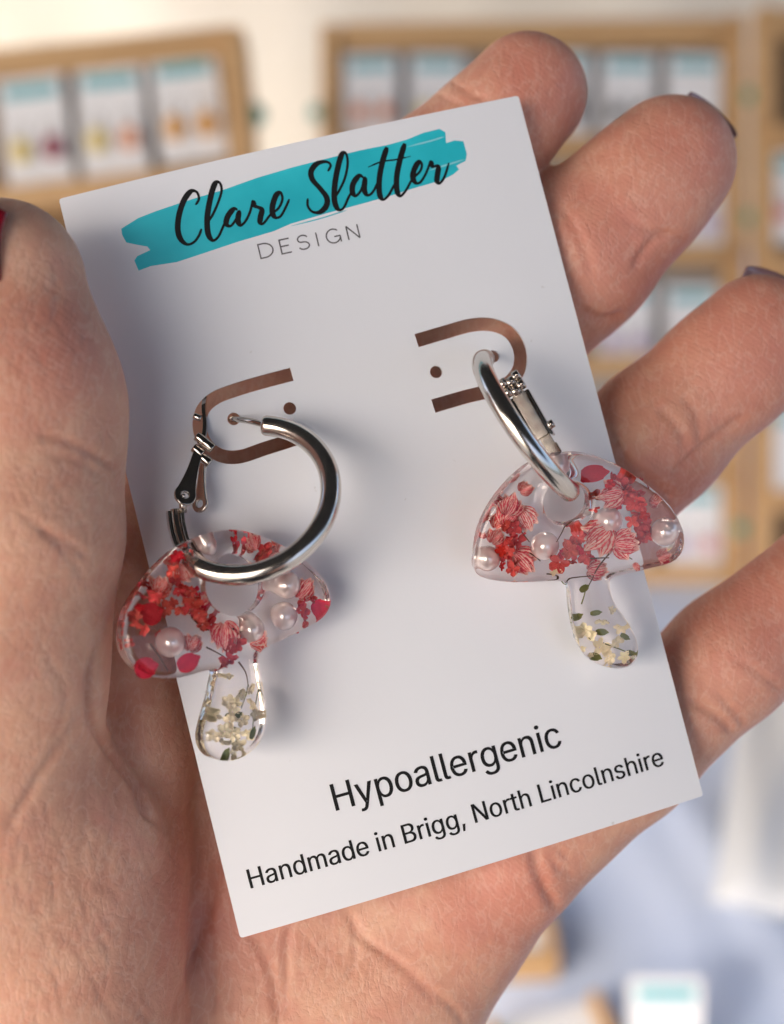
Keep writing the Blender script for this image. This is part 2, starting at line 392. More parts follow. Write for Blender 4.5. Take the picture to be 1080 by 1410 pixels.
    for k_ in range(26):
        x0 = 300 + random.random() * 380; y0 = 1270 + random.random() * 120
        a = 1.2 + random.gauss(0, 0.5); l = 20 + random.random() * 45
        groove([(x0, y0), (x0 + l * .5 * math.cos(a) + random.gauss(0, 3), y0 + l * .5 * math.sin(a)), (x0 + l * math.cos(a), y0 + l * math.sin(a))], 0.12, 0.2, 0.18)
    for k_ in range(40):
        x0 = random.random() * 150; y0 = 330 + random.random() * 560
        a = 0.9 + random.gauss(0, 0.35) if y0 < 640 else random.gauss(0.4, 0.6); l = 25 + random.random() * 60
        groove([(x0, y0), (x0 + l * .5 * math.cos(a) + random.gauss(0, 3), y0 + l * .5 * math.sin(a)), (x0 + l * math.cos(a), y0 + l * math.sin(a))], 0.10, 0.18, 0.12)
    for k_ in range(40):
        x0 = random.random() * 230; y0 = 1080 + random.random() * 320
        a = 1.1 + random.gauss(0, 0.35); l = 25 + random.random() * 60
        groove([(x0, y0), (x0 + l * .5 * math.cos(a) + random.gauss(0, 4), y0 + l * .5 * math.sin(a)), (x0 + l * math.cos(a), y0 + l * math.sin(a))], 0.12, 0.2, 0.15)
    # finger joints
    groove([(850, 620), (885, 655), (930, 690)], 0.96, 0.59, 0.94); groove([(842, 590), (870, 640), (905, 672)], 0.42, 0.33, 0.67)
    groove([(905, 560), (935, 590), (945, 620)], 0.42, 0.39, 0.53); groove([(940, 545), (960, 570), (965, 610)], 0.35, 0.33, 0.53)
    groove([(925, 655), (975, 610), (1030, 570)], 0.48, 0.45, 0.53)
    groove([(800, 425), (830, 440), (862, 432)], 0.72, 0.52, 0.81); groove([(855, 300), (905, 320), (950, 330)], 0.29, 0.39, 0.41)
    groove([(870, 370), (900, 330), (925, 320)], 0.42, 0.39, 0.53); groove([(770, 280), (800, 330), (815, 380)], 0.29, 0.45, 0.41)
    groove([(618, 108), (650, 130), (690, 145)], 0.29, 0.26, 0.41); groove([(600, 128), (640, 150), (668, 165)], 0.24, 0.26, 0.41)
    groove([(945, 960), (985, 985), (1010, 1010)], 0.61, 0.45, 0.67); groove([(985, 950), (1015, 985), (1025, 1000)], 0.35, 0.33, 0.53)
    groove([(1010, 905), (1050, 930), (1075, 950)], 0.29, 0.39, 0.41)
    for cx, cy, rr in ((745, 105, 110), (950, 200, 130), (860, 330, 130), (1050, 460, 190), (1060, 830, 200), (80, 480, 90), (940, 680, 90), (700, 1230, 110), (300, 1260, 110)):
        flush = np.maximum(flush, 0.6 * np.exp(-(((px - cx) ** 2 + (py - cy) ** 2) / rr ** 2)))
    # the soft unevenness of real skin
    for sc_, am in ((0.33, 0.10), (0.14, 0.18)):
        ph = np.random.RandomState(3).rand(6, 3) * 6
        wob = sum(np.sin(V @ (np.random.RandomState(i).randn(3) * sc_) + ph[i, 0]) for i in range(6)) / 6
        disp = disp + am * wob
    V = V + Nn * disp[:, None]
    root = bpy.data.objects.new  # noqa
    o = mesh_obj('hand', V, Fc, SKIN, None)
    for nm, arr in (('flush', flush), ('crease', crease)):
        a = o.data.attributes.new(nm, 'FLOAT', 'POINT'); a.data.foreach_set('value', arr.astype(np.float32))
    props(o, 'open left hand, palm up, holding the white earring card between thumb and fingers', 'hand')
    return o
HAND = build_hand()
def nail(c, axis, out, wid, length, material, label, curve=1.0, thick=0.32):
    """curved plate: axis = towards the free edge, out = away from the finger"""
    a = unit(axis); o = unit(np.asarray(out) - a * (np.asarray(out) @ a)); s = np.cross(a, o)
    V = []; nu, nv = 14, 12
    for lay in (0, 1):
        for j in range(nv + 1):
            v = j / nv
            for i in range(nu + 1):
                u = i / nu * 2 - 1
                ang = u * curve; rad = wid / 2 / math.sin(curve)
                round_ = 1 - 0.34 * u * u
                V.append(c + a * ((v - 0.5) * length * (round_ if v > 0.5 else round_)) + s * rad * math.sin(ang) + o * (rad * (math.cos(ang) - 1) - 0.10 * length * (2 * v - 1) ** 2 * (0.6) - lay * thick))
    n1 = (nu + 1) * (nv + 1); Fc = []
    for j in range(nv):
        for i in range(nu):
            q = [j * (nu + 1) + i, j * (nu + 1) + i + 1, (j + 1) * (nu + 1) + i + 1, (j + 1) * (nu + 1) + i]
            Fc += [q, [n1 + k for k in q[::-1]]]
    rim = [i for i in range(nu + 1)] + [(j * (nu + 1) + nu) for j in range(1, nv + 1)] + [nv * (nu + 1) + i for i in range(nu - 1, -1, -1)] + [j * (nu + 1) for j in range(nv - 1, 0, -1)]
    for a_, b_ in zip(rim, rim[1:] + rim[:1]): Fc.append([b_, a_, n1 + a_, n1 + b_])
    return mesh_obj('fingernail', V, Fc, material, HAND, label=label)
def nail_at(edge, axis, out, wid, length, material, label, **kw):
    nail(edge - unit(axis) * length / 2, axis, out, wid, length, material, label, **kw)
nail_at(Q(986, 155, -14), (0.67, 0.72, -0.10), (0.12, 0.12, -1), 8.2, 10.5, NAILV, 'dark mauve fingernail edge of middle finger')
nail_at(Q(1070, 379, -13), (0.40, 0.90, -0.10), (0.12, 0.12, -1), 8.8, 10.5, NAILV, 'dark mauve fingernail edge of ring finger')
nail(P(2, 362, 15) + unit((-0.49, 0.05, 0.87)) * 9.2, (0.05, 1, -0.12), (-0.49, 0.05, 0.89), 12.6, 10.5, NAILR, 'glossy dark red thumbnail', curve=0.75)

# ------------------------------------------------------------------ card
def curve_solid(splines, extrude, bevel=0.0, res=2):
    cu = bpy.data.curves.new('c', 'CURVE'); cu.dimensions = '2D'; cu.fill_mode = 'BOTH'; cu.extrude = extrude
    cu.bevel_depth = bevel; cu.bevel_resolution = res; cu.offset = -bevel
    for pts in splines:
        s = cu.splines.new('POLY'); s.points.add(len(pts) - 1); s.use_cyclic_u = True
        for q, p in zip(s.points, pts): q.co = (p[0], p[1], 0, 1)
    o = bpy.data.objects.new('c', cu); C.objects.link(o)
    me = bpy.data.meshes.new_from_object(o.evaluated_get(bpy.context.evaluated_depsgraph_get()))
    bm = bmesh.new(); bm.from_mesh(me); bmesh.ops.remove_doubles(bm, verts=bm.verts, dist=1e-4)
    V = np.array([v.co[:] for v in bm.verts]); Fc = [tuple(v.index for v in f.verts) for f in bm.faces]
    bm.free(); bpy.data.objects.remove(o); bpy.data.curves.remove(cu); bpy.data.meshes.remove(me)
    return V, Fc
def cuv(px, py): return CARD.uv(px, py)
def catmull(pts, n=8, closed=False):
    p = np.array(pts, float); m = len(p)
    out = []
    rng = range(m) if closed else range(m - 1)
    for i in rng:
        a, b, c_, d = [p[(i + k) % m] if closed else p[min(max(i + k, 0), m - 1)] for k in (-1, 0, 1, 2)]
        for j in range(n):
            t = j / n; out.append(0.5 * (2 * b + (c_ - a) * t + (2 * a - 5 * b + 4 * c_ - d) * t * t + (3 * b - a - 3 * c_ + d) * t ** 3))
    if not closed: out.append(p[-1])
    return np.array(out)
def ribbon(path, width):
    p = np.asarray(path, float); t = np.gradient(p, axis=0); t /= np.maximum(np.linalg.norm(t, axis=1), 1e-6)[:, None]
    nrm = np.c_[-t[:, 1], t[:, 0]]; wv = np.asarray(width)[:, None] if np.ndim(width) else width
    return p + nrm * wv / 2, p - nrm * wv / 2
def circle2(c, r, n=28): return [(c[0] + r * math.cos(2 * math.pi * i / n), c[1] + r * math.sin(2 * math.pi * i / n)) for i in range(n)]
def slot(path_px, width):
    a, b = ribbon(catmull([cuv(*p) for p in path_px], 8), width); return list(map(tuple, np.r_[a, b[::-1]]))
corners = [cuv(80, 271), cuv(715, 130), cuv(972, 1097), cuv(331, 1293)]
ol = []
for i in range(4):                                             # nearly sharp corners
    a, b, c_ = corners[i - 1], corners[i], corners[(i + 1) % 4]
    ol += [tuple(b + (a - b) / np.linalg.norm(a - b) * 0.35), tuple(b + (a - b) / np.linalg.norm(a - b) * 0.08 + (c_ - b) / np.linalg.norm(c_ - b) * 0.08), tuple(b + (c_ - b) / np.linalg.norm(c_ - b) * 0.35)]
holes = [
    slot([(402, 516), (360, 527), (322, 538), (295, 549), (279, 565), (275, 588), (284, 612), (304, 627), (330, 629), (365, 618), (400, 607), (423, 599)], 1.55),
    slot([(573, 470), (610, 459), (650, 448), (680, 448), (703, 459), (716, 482), (715, 508), (700, 528), (676, 538), (640, 547), (596, 560)], 1.6),
    circle2(cuv(322, 577), 0.72), circle2(cuv(399, 563), 0.72), circle2(cuv(600, 513), 0.72), circle2(cuv(679, 491), 0.72)]
def card_pts(V, lift=0.0):
    return np.array([CARD.at(v[0], v[1], v[2] + lift + 0.55 * (1 - (v[0] / 19.0) ** 2) + 0.0002 * v[0] * v[1]) for v in V])
def strips(V, Fc):
    """cut a flat sheet into narrow strips so that it can bow"""
    bm = bmesh.new(); vs = [bm.verts.new(v) for v in V]
    for f in Fc:
        try: bm.faces.new([vs[i] for i in f])
        except ValueError: pass
    for k, ax_ in ((0, (1, 0, 0)), (1, (0, 1, 0))):
        for u in range(-46, 47, 2 if k == 0 else 6):
            bmesh.ops.bisect_plane(bm, geom=bm.verts[:] + bm.edges[:] + bm.faces[:], plane_co=(u + .013, u + .017, 0), plane_no=ax_, dist=1e-5)
    bm.verts.index_update(); r = np.array([v.co[:] for v in bm.verts]), [tuple(v.index for v in f.verts) for f in bm.faces]; bm.free(); return r
EARCARD = thing('earring_card', to_world(CARD.at(0, 0)), 'large white earring card with teal brush logo, held in the hand', 'earring card')
cv_, cf_ = strips(*curve_solid([ol] + holes, 0.2))
mesh_obj('card_sheet', card_pts(cv_, -0.2), cf_, PAPER, EARCARD, smooth=False)
def flat_print(name, polys, material, lift):
    """flat ink: list of (verts uv, faces) joined"""
    V, Fc = [], []
    for v, f in polys:
        o = len(V); V += [(q[0], q[1], q[2] if len(q) > 2 else 0) for q in v]; Fc += [[o + i for i in ff] for ff in f]
    V, Fc = strips(V, Fc)
    return mesh_obj(name, card_pts(np.array(V), lift), Fc, material, EARCARD, smooth=False)
def ribbon_poly(path, width):
    a, b = ribbon(path, width); n = len(a); return np.r_[a, b], [[i, i + n, i + n + 1, i + 1] for i in range(n - 1)]
brush = [(167, 314), (190, 300), (214, 291), (239, 283), (275, 272), (304, 264), (353, 247), (401, 233), (448, 221), (496, 209), (535, 201), (559, 194), (583, 184), (605, 178.5), (613, 183), (614, 198), (626, 194), (638, 195), (643, 213), (641, 222), (628, 229), (632, 234), (624, 241), (609, 249), (568, 261), (535, 272), (496, 283), (448, 296), (400, 310), (377, 320), (328, 334), (285, 348), (244, 361), (208, 366), (191, 372), (185, 358), (189, 352), (207, 344), (203, 339), (189, 336.5), (174, 333), (168, 322)]
bv, bf = strips(*curve_solid([[tuple(cuv(*p)) for p in brush]], 0.0))
mesh_obj('brush_stroke', card_pts(bv, 0.012), bf, TEAL, EARCARD, smooth=False)
def streak(pts, wpx): return ribbon_poly(catmull([cuv(*p) for p in pts], 6), np.interp(np.linspace(0, 1, (len(pts) - 1) * 6 + 1), [0, .3, .8, 1], [0.02, wpx / 12, wpx / 12, 0.02]))
flat_print('dry_streak', [streak([(400, 313), (440, 303), (478, 291)], 1.6)], TEAL, 0.012)
flat_print('pale_streak', [streak([(560, 204), (590, 196), (612, 189)], 2.2), streak([(590, 236), (612, 229), (640, 220)], 2.4)], TEAL_PALE, 0.020)
z2 = lambda pts: [(160 + x / 4.154, 170 + y / 4.154) for x, y in pts]
z3 = lambda pts: [(400 + x / 4.154, 160 + y / 4.154) for x, y in pts]
script = [
    z2([(455, 470), (474, 435), (462, 397), (428, 392), (390, 440), (362, 520), (353, 600), (368, 660), (405, 693), (445, 682), (474, 645), (489, 605)]),
    z2([(535, 560), (575, 480), (603, 395), (594, 347), (566, 350), (540, 430), (522, 540), (526, 630), (552, 672), (585, 652), (622, 575), (650, 530)]),
    z2([(695, 500), (672, 496), (640, 535), (630, 578), (655, 592), (685, 555), (703, 510), (697, 560), (712, 588), (740, 565), (765, 515), (782, 455), (792, 478), (832, 498), (826, 540), (824, 572), (843, 578), (880, 532), (928, 492), (950, 442), (940, 404), (915, 418), (896, 470), (893, 515), (910, 545), (940, 538), (968, 490), (990, 440)]),
    z3([(212, 325), (228, 290), (203, 270), (152, 280), (118, 322), (124, 370), (168, 422), (206, 475), (203, 522), (168, 556), (125, 555), (98, 522), (98, 478)]),
    z3([(258, 470), (305, 375), (325, 285), (317, 226), (293, 226), (270, 300), (252, 400), (250, 490), (270, 540), (300, 535), (333, 468), (362, 420)]),
    z3([(415, 362), (392, 348), (358, 392), (352, 440), (372, 464), (402, 430), (424, 362), (420, 430), (440, 460), (470, 440), (500, 380)]),
    z3([(550, 185), (525, 265), (507, 360), (507, 450), (527, 484), (560, 458), (598, 385)]),
    z3([(652, 163), (626, 250), (606, 350), (607, 432), (627, 463), (660, 428), (694, 368), (738, 322), (750, 284), (735, 266), (711, 300), (697, 350), (712, 386), (740, 384), (772, 335), (800, 268), (810, 292), (843, 292), (839, 340), (836, 374), (852, 388), (880, 350), (905, 270)])]
polys = []
for st in script:
    q = catmull(st, 10); d = np.gradient(q, axis=0); d /= np.maximum(np.linalg.norm(d, axis=1), 1e-6)[:, None]
    down = np.clip(d[:, 1] * 0.97 - d[:, 0] * 0.2, -1, 1)
    wd = 3.5 + 4.4 * np.clip(down * 1.25, 0, 1) ** 1.1
    kk = np.ones(9) / 9; wd = np.convolve(np.pad(wd, 4, mode='edge'), kk, mode='valid')
    e = np.minimum(np.arange(len(q)), np.arange(len(q))[::-1]); wd *= np.clip(0.55 + e * 0.12, 0, 1)
    polys.append(ribbon_poly(np.array([cuv(*p) for p in q]), wd / 12.0))
polys.append(ribbon_poly(np.array([cuv(*p) for p in catmull(z3([(442, 300), (520, 268), (600, 256), (685, 236)]), 6)]), np.array([0.12] * 3 + [0.2] * 13 + [0.1] * 3)))
flat_print('script_lettering', polys, INK, 0.030)
# DESIGN: thin monoline capitals between the measured ends of the line
def caps():
    o, x = cuv(358.5, 357.5), cuv(498, 328.5); ux = (x - o); L = np.linalg.norm(ux); ux /= L; up = np.array([-ux[1], ux[0]]); h = 1.62
    arc = lambda cx, cy, rx, ry, a0, a1, n=12: [(cx + rx * math.cos(R(a0 + (a1 - a0) * i / n)), cy + ry * math.sin(R(a0 + (a1 - a0) * i / n))) for i in range(n + 1)]
    G = {'D': (1.15, [[(0.05, 0), (0.05, 1)], [(0.0, 1), (0.4, 1)] + arc(.4, .5, .62, .5, 90, -90) + [(0.0, 0)]]),
         'E': (0.9, [[(0.05, 0), (0.05, 1)], [(0.0, 1), (0.75, 1)], [(0.05, .52), (0.65, .52)], [(0.0, 0), (0.75, 0)]]),
         'S': (0.95, [arc(.42, .74, .36, .26, 20, 230) + arc(.42, .26, .38, .26, 75, -160)]),
         'I': (0.35, [[(0.1, 0), (0.1, 1)]]),
         'G': (1.15, [arc(.55, .5, .5, .5, 45, 345, 20), [(1.03, .0), (1.03, .45)], [(.6, .45), (1.06, .45)]]),
         'N': (1.0, [[(.05, 0), (.05, 1)], [(.05, 1), (.85, 0)], [(.85, 0), (.85, 1)]])}
    word = 'DESIGN'; nat = sum(G[c][0] for c in word); gap = (L / h - nat) / (len(word) - 1); xx = 0; out = []
    for c in word:
        for st in G[c][1]:
            out.append(ribbon_poly(np.array([o + ux * (xx + p[0]) * h + up * p[1] * h for p in st]), 0.16))
        xx += G[c][0] + gap
    return out
flat_print('design_lettering', caps(), INK_GREY, 0.030)
FONT = None
try:                                        # the sans face that ships inside Blender itself
    import os
    FONT = bpy.data.fonts.load(os.path.join(bpy.utils.resource_path('LOCAL'), 'datafiles', 'fonts', 'Inter.woff2'))
except Exception: pass
def typed(name, text, a_px, b_px, cap_mm):
    cu = bpy.data.curves.new('t', 'FONT'); cu.body = text; cu.font = FONT or cu.font; o = bpy.data.objects.new('t', cu); C.objects.link(o)
    me = bpy.data.meshes.new_from_object(o.evaluated_get(bpy.context.evaluated_depsgraph_get()))
    v = np.array([q.co[:2] for q in me.vertices]); f = [tuple(p.vertices) for p in me.polygons]
    bpy.data.objects.remove(o); bpy.data.curves.remove(cu); bpy.data.meshes.remove(me)
    a, b = cuv(*a_px), cuv(*b_px); ux = b - a; L = np.linalg.norm(ux); ux /= L; up = np.array([-ux[1], ux[0]])
    x0, x1 = v[:, 0].min(), v[:, 0].max()
    cu2 = bpy.data.curves.new('t', 'FONT'); cu2.body = 'H'; cu2.font = FONT or cu2.font; o2 = bpy.data.objects.new('t', cu2); C.objects.link(o2)
    capt = o2.evaluated_get(bpy.context.evaluated_depsgraph_get()).dimensions[1]; bpy.data.objects.remove(o2); bpy.data.curves.remove(cu2)
    w_ = (v[:, :1] - x0) / (x1 - x0) * L * ux + v[:, 1:] / capt * cap_mm * up + a
    lay = [(np.c_[w_ + ux * d, np.full(len(w_), z)], f) for d, z in ((-0.035, 0.0), (0.035, 0.008))]   # ink spreads a little
    flat_print(name, lay, INK, 0.030)
typed('hypoallergenic_lettering', 'Hypoallergenic', (463, 1116), (774, 1027), 3.0)
typed('handmade_lettering', 'Handmade in Brigg, North Lincolnshire', (346, 1224), (917, 1054), 2.12)

# ------------------------------------------------------------------ metal parts
def tube(path, r, seg=20, cap=True, flat=1.0):
    p = np.asarray(path, float); n = len(p); t = np.gradient(p, axis=0); t /= np.linalg.norm(t, axis=1)[:, None]
    rr = np.full(n, r) if np.ndim(r) == 0 else np.asarray(r)
    ref = np.array([0.13, 0.21, 0.97]); u = np.cross(t[0], ref); u /= np.linalg.norm(u); V = []
    for i in range(n):
        u = u - t[i] * (u @ t[i]); u /= np.linalg.norm(u); v = np.cross(t[i], u)
        for k in range(seg):
            a = 2 * math.pi * k / seg; V.append(p[i] + rr[i] * (math.cos(a) * u + math.sin(a) * v))
    Fc = [[i * seg + k, i * seg + (k + 1) % seg, (i + 1) * seg + (k + 1) % seg, (i + 1) * seg + k] for i in range(n - 1) for k in range(seg)]
    if cap: Fc += [list(range(seg))[::-1], [(n - 1) * seg + k for k in range(seg)]]
    return V, Fc
def rounded_tube(path, r, seg=20, e=0.35):
    """tube with slightly rounded ends"""
    p = np.asarray(path, float); a = unit(p[0] - p[1]); b = unit(p[-1] - p[-2])
    q = np.r_[[p[0] + a * e], [p[0] + a * e * .7], p, [p[-1] + b * e * .7], [p[-1] + b * e]]
    rr = np.r_[[r - e * .8], [r - e * .25], np.full(len(p), r), [r - e * .25], [r - e * .8]]
    return tube(q, rr, seg)
def slab(outline, origin, xdir, ydir, thick, hole=None):
    """flat plate from an outline in local mm; the plate's normal is xdir x ydir"""
    x = unit(xdir); y = unit(np.asarray(ydir) - x * (np.asarray(ydir) @ x)); n = np.cross(x, y)
    b = min(0.12, thick * 0.3)
    v, f = curve_solid([outline] + ([hole] if hole else []), thick / 2 - b, b, 2)
    return np.array([origin + x * q[0] + y * q[1] + n * q[2] for q in v]), f
def teardrop(L, r0, r1, n=14):
    """outline from a small end at 0 to a round end at (0,-L)"""
    pts = [(r0 * math.cos(a), r0 * math.sin(a)) for a in np.linspace(0, math.pi, 8)]
    pts += [(-(r0 + (r1 - r0) * s ** 2.2), -L * s) for s in np.linspace(.1, .85, 7)]
    pts += [(r1 * math.cos(a), -L + r1 * math.sin(a)) for a in np.linspace(math.pi * .95, math.pi * 2.05, n)]
    pts += [((r0 + (r1 - r0) * s ** 2.2), -L * s) for s in np.linspace(.85, .1, 7)]
    return pts
def add(parent, name, vf, m, smooth=True, sharp=None):
    o = mesh_obj(name, vf[0], vf[1], m, parent, smooth)
    if sharp: o.data.set_sharp_from_angle(angle=R(sharp))
    return o
def hoop_points(cx, cy, zc, Rr, nx, ny, px_from, px_to, via):
    n = unit((nx, ny, 1)); u = unit(np.cross((0, 1, 0), n)); v = np.cross(n, u); c = P(cx, cy, zc)
    T = np.linspace(0, 2 * math.pi, 721)[:-1]; X = c + Rr * (np.cos(T)[:, None] * u + np.sin(T)[:, None] * v)
    pr = np.c_[540 + F * X[:, 0] / -X[:, 2], 705 - F * X[:, 1] / -X[:, 2]]
    near = lambda q: int(((pr - q) ** 2).sum(1).argmin())
    a, b, m = near(px_from), near(px_to), near(via)
    fw = [(a + i) % 720 for i in range((b - a) % 720 + 1)]
    if m not in fw: fw = [(a - i) % 720 for i in range((a - b) % 720 + 1)]
    return X[fw[::4]], (c, n)

def left_earring():
    root = thing('hoop_earring', to_world(Q(322, 577, 0)), 'steel hoop earring seen round and open, beside the thumb', 'hoop earring', 'hoop earrings clipped to the held card')
    X, (c, n) = hoop_points(340.3, 685.8, 9.5, 9.2, -0.202, 0.558, (366, 585), (262, 765), (456, 690))
    add(root, 'hoop_tube', rounded_tube(X, 1.12, 28), STEEL)
    p0 = X[0]; h = Q(322, 577, 0)
    add(root, 'post', tube(catmull([p0 + (X[0] - X[1]) * -.5, p0 * .55 + h * .45 + np.array([0, .12, .3]), h, h + np.array([-.5, .0, -1.6])], 6), 0.33, 14), STEEL2)
    # open groove where the tube ends: two side walls and a floor
    e = X[-1]; g = catmull([P(268, 775, 9), P(251, 750, 8.3), P(243, 722, 7.6), P(241, 702, 7.2)], 6)
    sx = unit((1, 0.15, -0.35))
    for s, nm in ((-0.75, 'groove_wall'), (0.75, 'groove_wall')):
        o = g + sx * s
        V = []; Fc = []
        dz = unit((0.3, 0, 1))
        for q in o:
            V += [q + dz * 0.85 - sx * .12, q + dz * 0.85 + sx * .12, q - dz * 0.85 + sx * .12, q - dz * 0.85 - sx * .12]
        m = len(o)
        Fc = [[i * 4 + k, i * 4 + (k + 1) % 4, i * 4 + 4 + (k + 1) % 4, i * 4 + 4 + k] for i in range(m - 1) for k in range(4)] + [[3, 2, 1, 0], [m * 4 - 4, m * 4 - 3, m * 4 - 2, m * 4 - 1]]
        add(root, nm, (V, Fc), STEEL, sharp=40)
    add(root, 'groove_floor', tube(g[2:], 0.6, 12), STEEL2)
    add(root, 'hinge_pin', tube([P(252, 688, 7.6), P(252, 705, 7.2)], 0.45, 12), STEEL2)
    # the two teardrop plates
    d1 = unit(P(253, 684, 8.6) - P(270, 628, 5.4)); x1 = unit(np.cross(d1, (0.25, 0, 1.0)))
    L1 = np.linalg.norm(P(253, 682, 8.6) - P(272, 626, 5.4))
    add(root, 'clasp_plate', slab(teardrop(L1, 0.55, 1.22), P(272, 626, 5.4), -x1, -d1, 0.38, circle2((0, -L1), 0.42, 14)), STEEL2, sharp=50)
    add(root, 'rivet', tube([P(253, 683, 7.6), P(253, 683, 8.9)], 0.26, 12), STEEL)
    d2 = unit(P(276, 694, 5.0) - P(279, 642, 4.0)); x2 = unit(np.cross(d2, (-0.5, 0, 1.0)))
    L2 = np.linalg.norm(P(276, 694, 5.0) - P(279, 640, 4.0))
    add(root, 'clasp_plate', slab(teardrop(L2, 0.4, 1.0), P(279, 640, 4.0), -x2, -d2, 0.42, circle2((0, -L2), 0.45, 14)), STEEL2, sharp=50)
    ax = unit(P(292, 616, 4) - P(280, 607, 4))
    for q in ((275, 605), (285, 613), (271, 621), (281, 633)):
        m = P(q[0] + 2, q[1], 5.0); add(root, 'hinge_barrel', rounded_tube([m - ax * .55, m, m + ax * .55], 0.55, 16, .12), STEEL2)
    # lever arm running back through the slot
    arm = catmull([P(274, 622, 4.6), P(280, 606, 3.6), P(283, 585, 2.6), P(281, 562, 1.6), P(283, 545, 0.4), P(284, 538, -1.5)], 6)
    sx = unit((1, -.1, .2)); V = []
    for q in arm: V += [q - sx * .22 + np.array([0, 0, .5]), q + sx * .22 + np.array([0, 0, .5]), q + sx * .22 - np.array([0, 0, .5]), q - sx * .22 - np.array([0, 0, .5])]
    m = len(arm); Fc = [[i * 4 + k, i * 4 + (k + 1) % 4, i * 4 + 4 + (k + 1) % 4, i * 4 + 4 + k] for i in range(m - 1) for k in range(4)] + [[3, 2, 1, 0], [m * 4 - 4, m * 4 - 3, m * 4 - 2, m * 4 - 1]]
    add(root, 'lever_arm', (V, Fc), STEEL2, sharp=40)
    add(root, 'stud', rounded_tube([P(268, 573, 2.6), P(276, 576, 2.6)], 0.4, 12, .12), STEEL)
    return root
def right_earring():
    root = thing('hoop_earring', to_world(Q(679, 491, 0)), 'steel hoop earring turned edge on with its clasp plate showing, nearer the fingers', 'hoop earring', 'hoop earrings clipped to the held card')
    X, _ = hoop_points(734, 588.5, 4.8, 9.3, 2.84, 2.05, (668, 484), (788, 676), (700, 620))
    add(root, 'hoop_tube', rounded_tube(X, 1.12, 28), STEEL)
    h = Q(679, 491, 0); p0 = X[0]
    add(root, 'post', tube(catmull([X[1], p0 + (p0 - X[1]) * .6, h, h + np.array([.2, 0, -1.6])], 6), 0.36, 14), STEEL2)
    # clasp: channel of a base plate and two flanges lying along its own axis
    a, b = P(713, 541, 3.2), P(747, 601, 4.6)
    ax = unit(b - a); nn = unit(np.array([-0.35, 0.1, 1.0])); nn = unit(nn - ax * (nn @ ax)); sx = np.cross(ax, nn); L = np.linalg.norm(b - a)
    def box(o, lx, ly, lz): # along sx, ax, nn
        V = [o + sx * i * lx / 2 + ax * j * ly / 2 + nn * k * lz / 2 for i in (-1, 1) for j in (-1, 1) for k in (-1, 1)]
        return bevel_box(V)
    mid = (a + b) / 2
    add(root, 'clasp_plate', box(mid, 1.5, L, 0.35), STEEL, sharp=40)
    add(root, 'clasp_flange', box(mid + sx * 1.15 + nn * .05 + ax * .1, 0.3, L * 1.02, 1.3), STEEL2, sharp=40)
    add(root, 'clasp_flange', box(mid - sx * 1.15 - nn * .1 + ax * .4, 0.3, L * 1.02, 1.3), STEEL2, sharp=40)
    add(root, 'channel_floor', box(mid - nn * .75, 2.2, L, 0.25), STEEL2, sharp=40)
    for s in (-1, 1):
        add(root, 'rivet', rounded_tube([b + sx * s * 1.3 - ax * .6 + nn * .3, b + sx * s * 1.75 - ax * .6 + nn * .3], 0.5, 14, .12), STEEL2)
    for off in (-0.55, -1.75):                # two courses of rolled hinge barrels
        for q in (-0.85, 0.0, 0.85):
            m = a + ax * (off + (0.3 if q == 0 else 0)) + sx * q + nn * .2
            add(root, 'hinge_barrel', rounded_tube([m - sx * .30, m, m + sx * .30], 0.6, 16, .1), STEEL2)
    t = P(757, 612, 4.4); u = unit(P(768, 634, 4.4) - P(752, 603, 4.6))
    add(root, 'catch_tongue', box(t + u * .4, 1.3, 3.2, 0.4), STEEL, sharp=40)
    add(root, 'catch_lip', box(P(768, 617, 4.4), 0.5, 1.3, 0.9), STEEL2, sharp=40)
    bk = catmull([P(770, 628, 3.6), P(784, 650, 2.8), P(789, 668, 3.2), P(788, 677, 4.6)], 6)
    add(root, 'hoop_back', tube(bk, 0.8, 16), STEEL)
    return root
def bevel_box(V, w_=0.08):
    bm = bmesh.new(); vs = [bm.verts.new(v) for v in V]
    for f in ((0, 1, 3, 2), (4, 6, 7, 5), (0, 4, 5, 1), (2, 3, 7, 6), (0, 2, 6, 4), (1, 5, 7, 3)): bm.faces.new([vs[i] for i in f])
    bmesh.ops.recalc_face_normals(bm, faces=bm.faces)
    bmesh.ops.bevel(bm, geom=bm.edges[:], offset=w_, segments=2, affect='EDGES')
    bm.verts.index_update(); r = ([tuple(v.co) for v in bm.verts], [[v.index for v in f.verts] for f in bm.faces]); bm.free(); return r
left_earring(); right_earring()

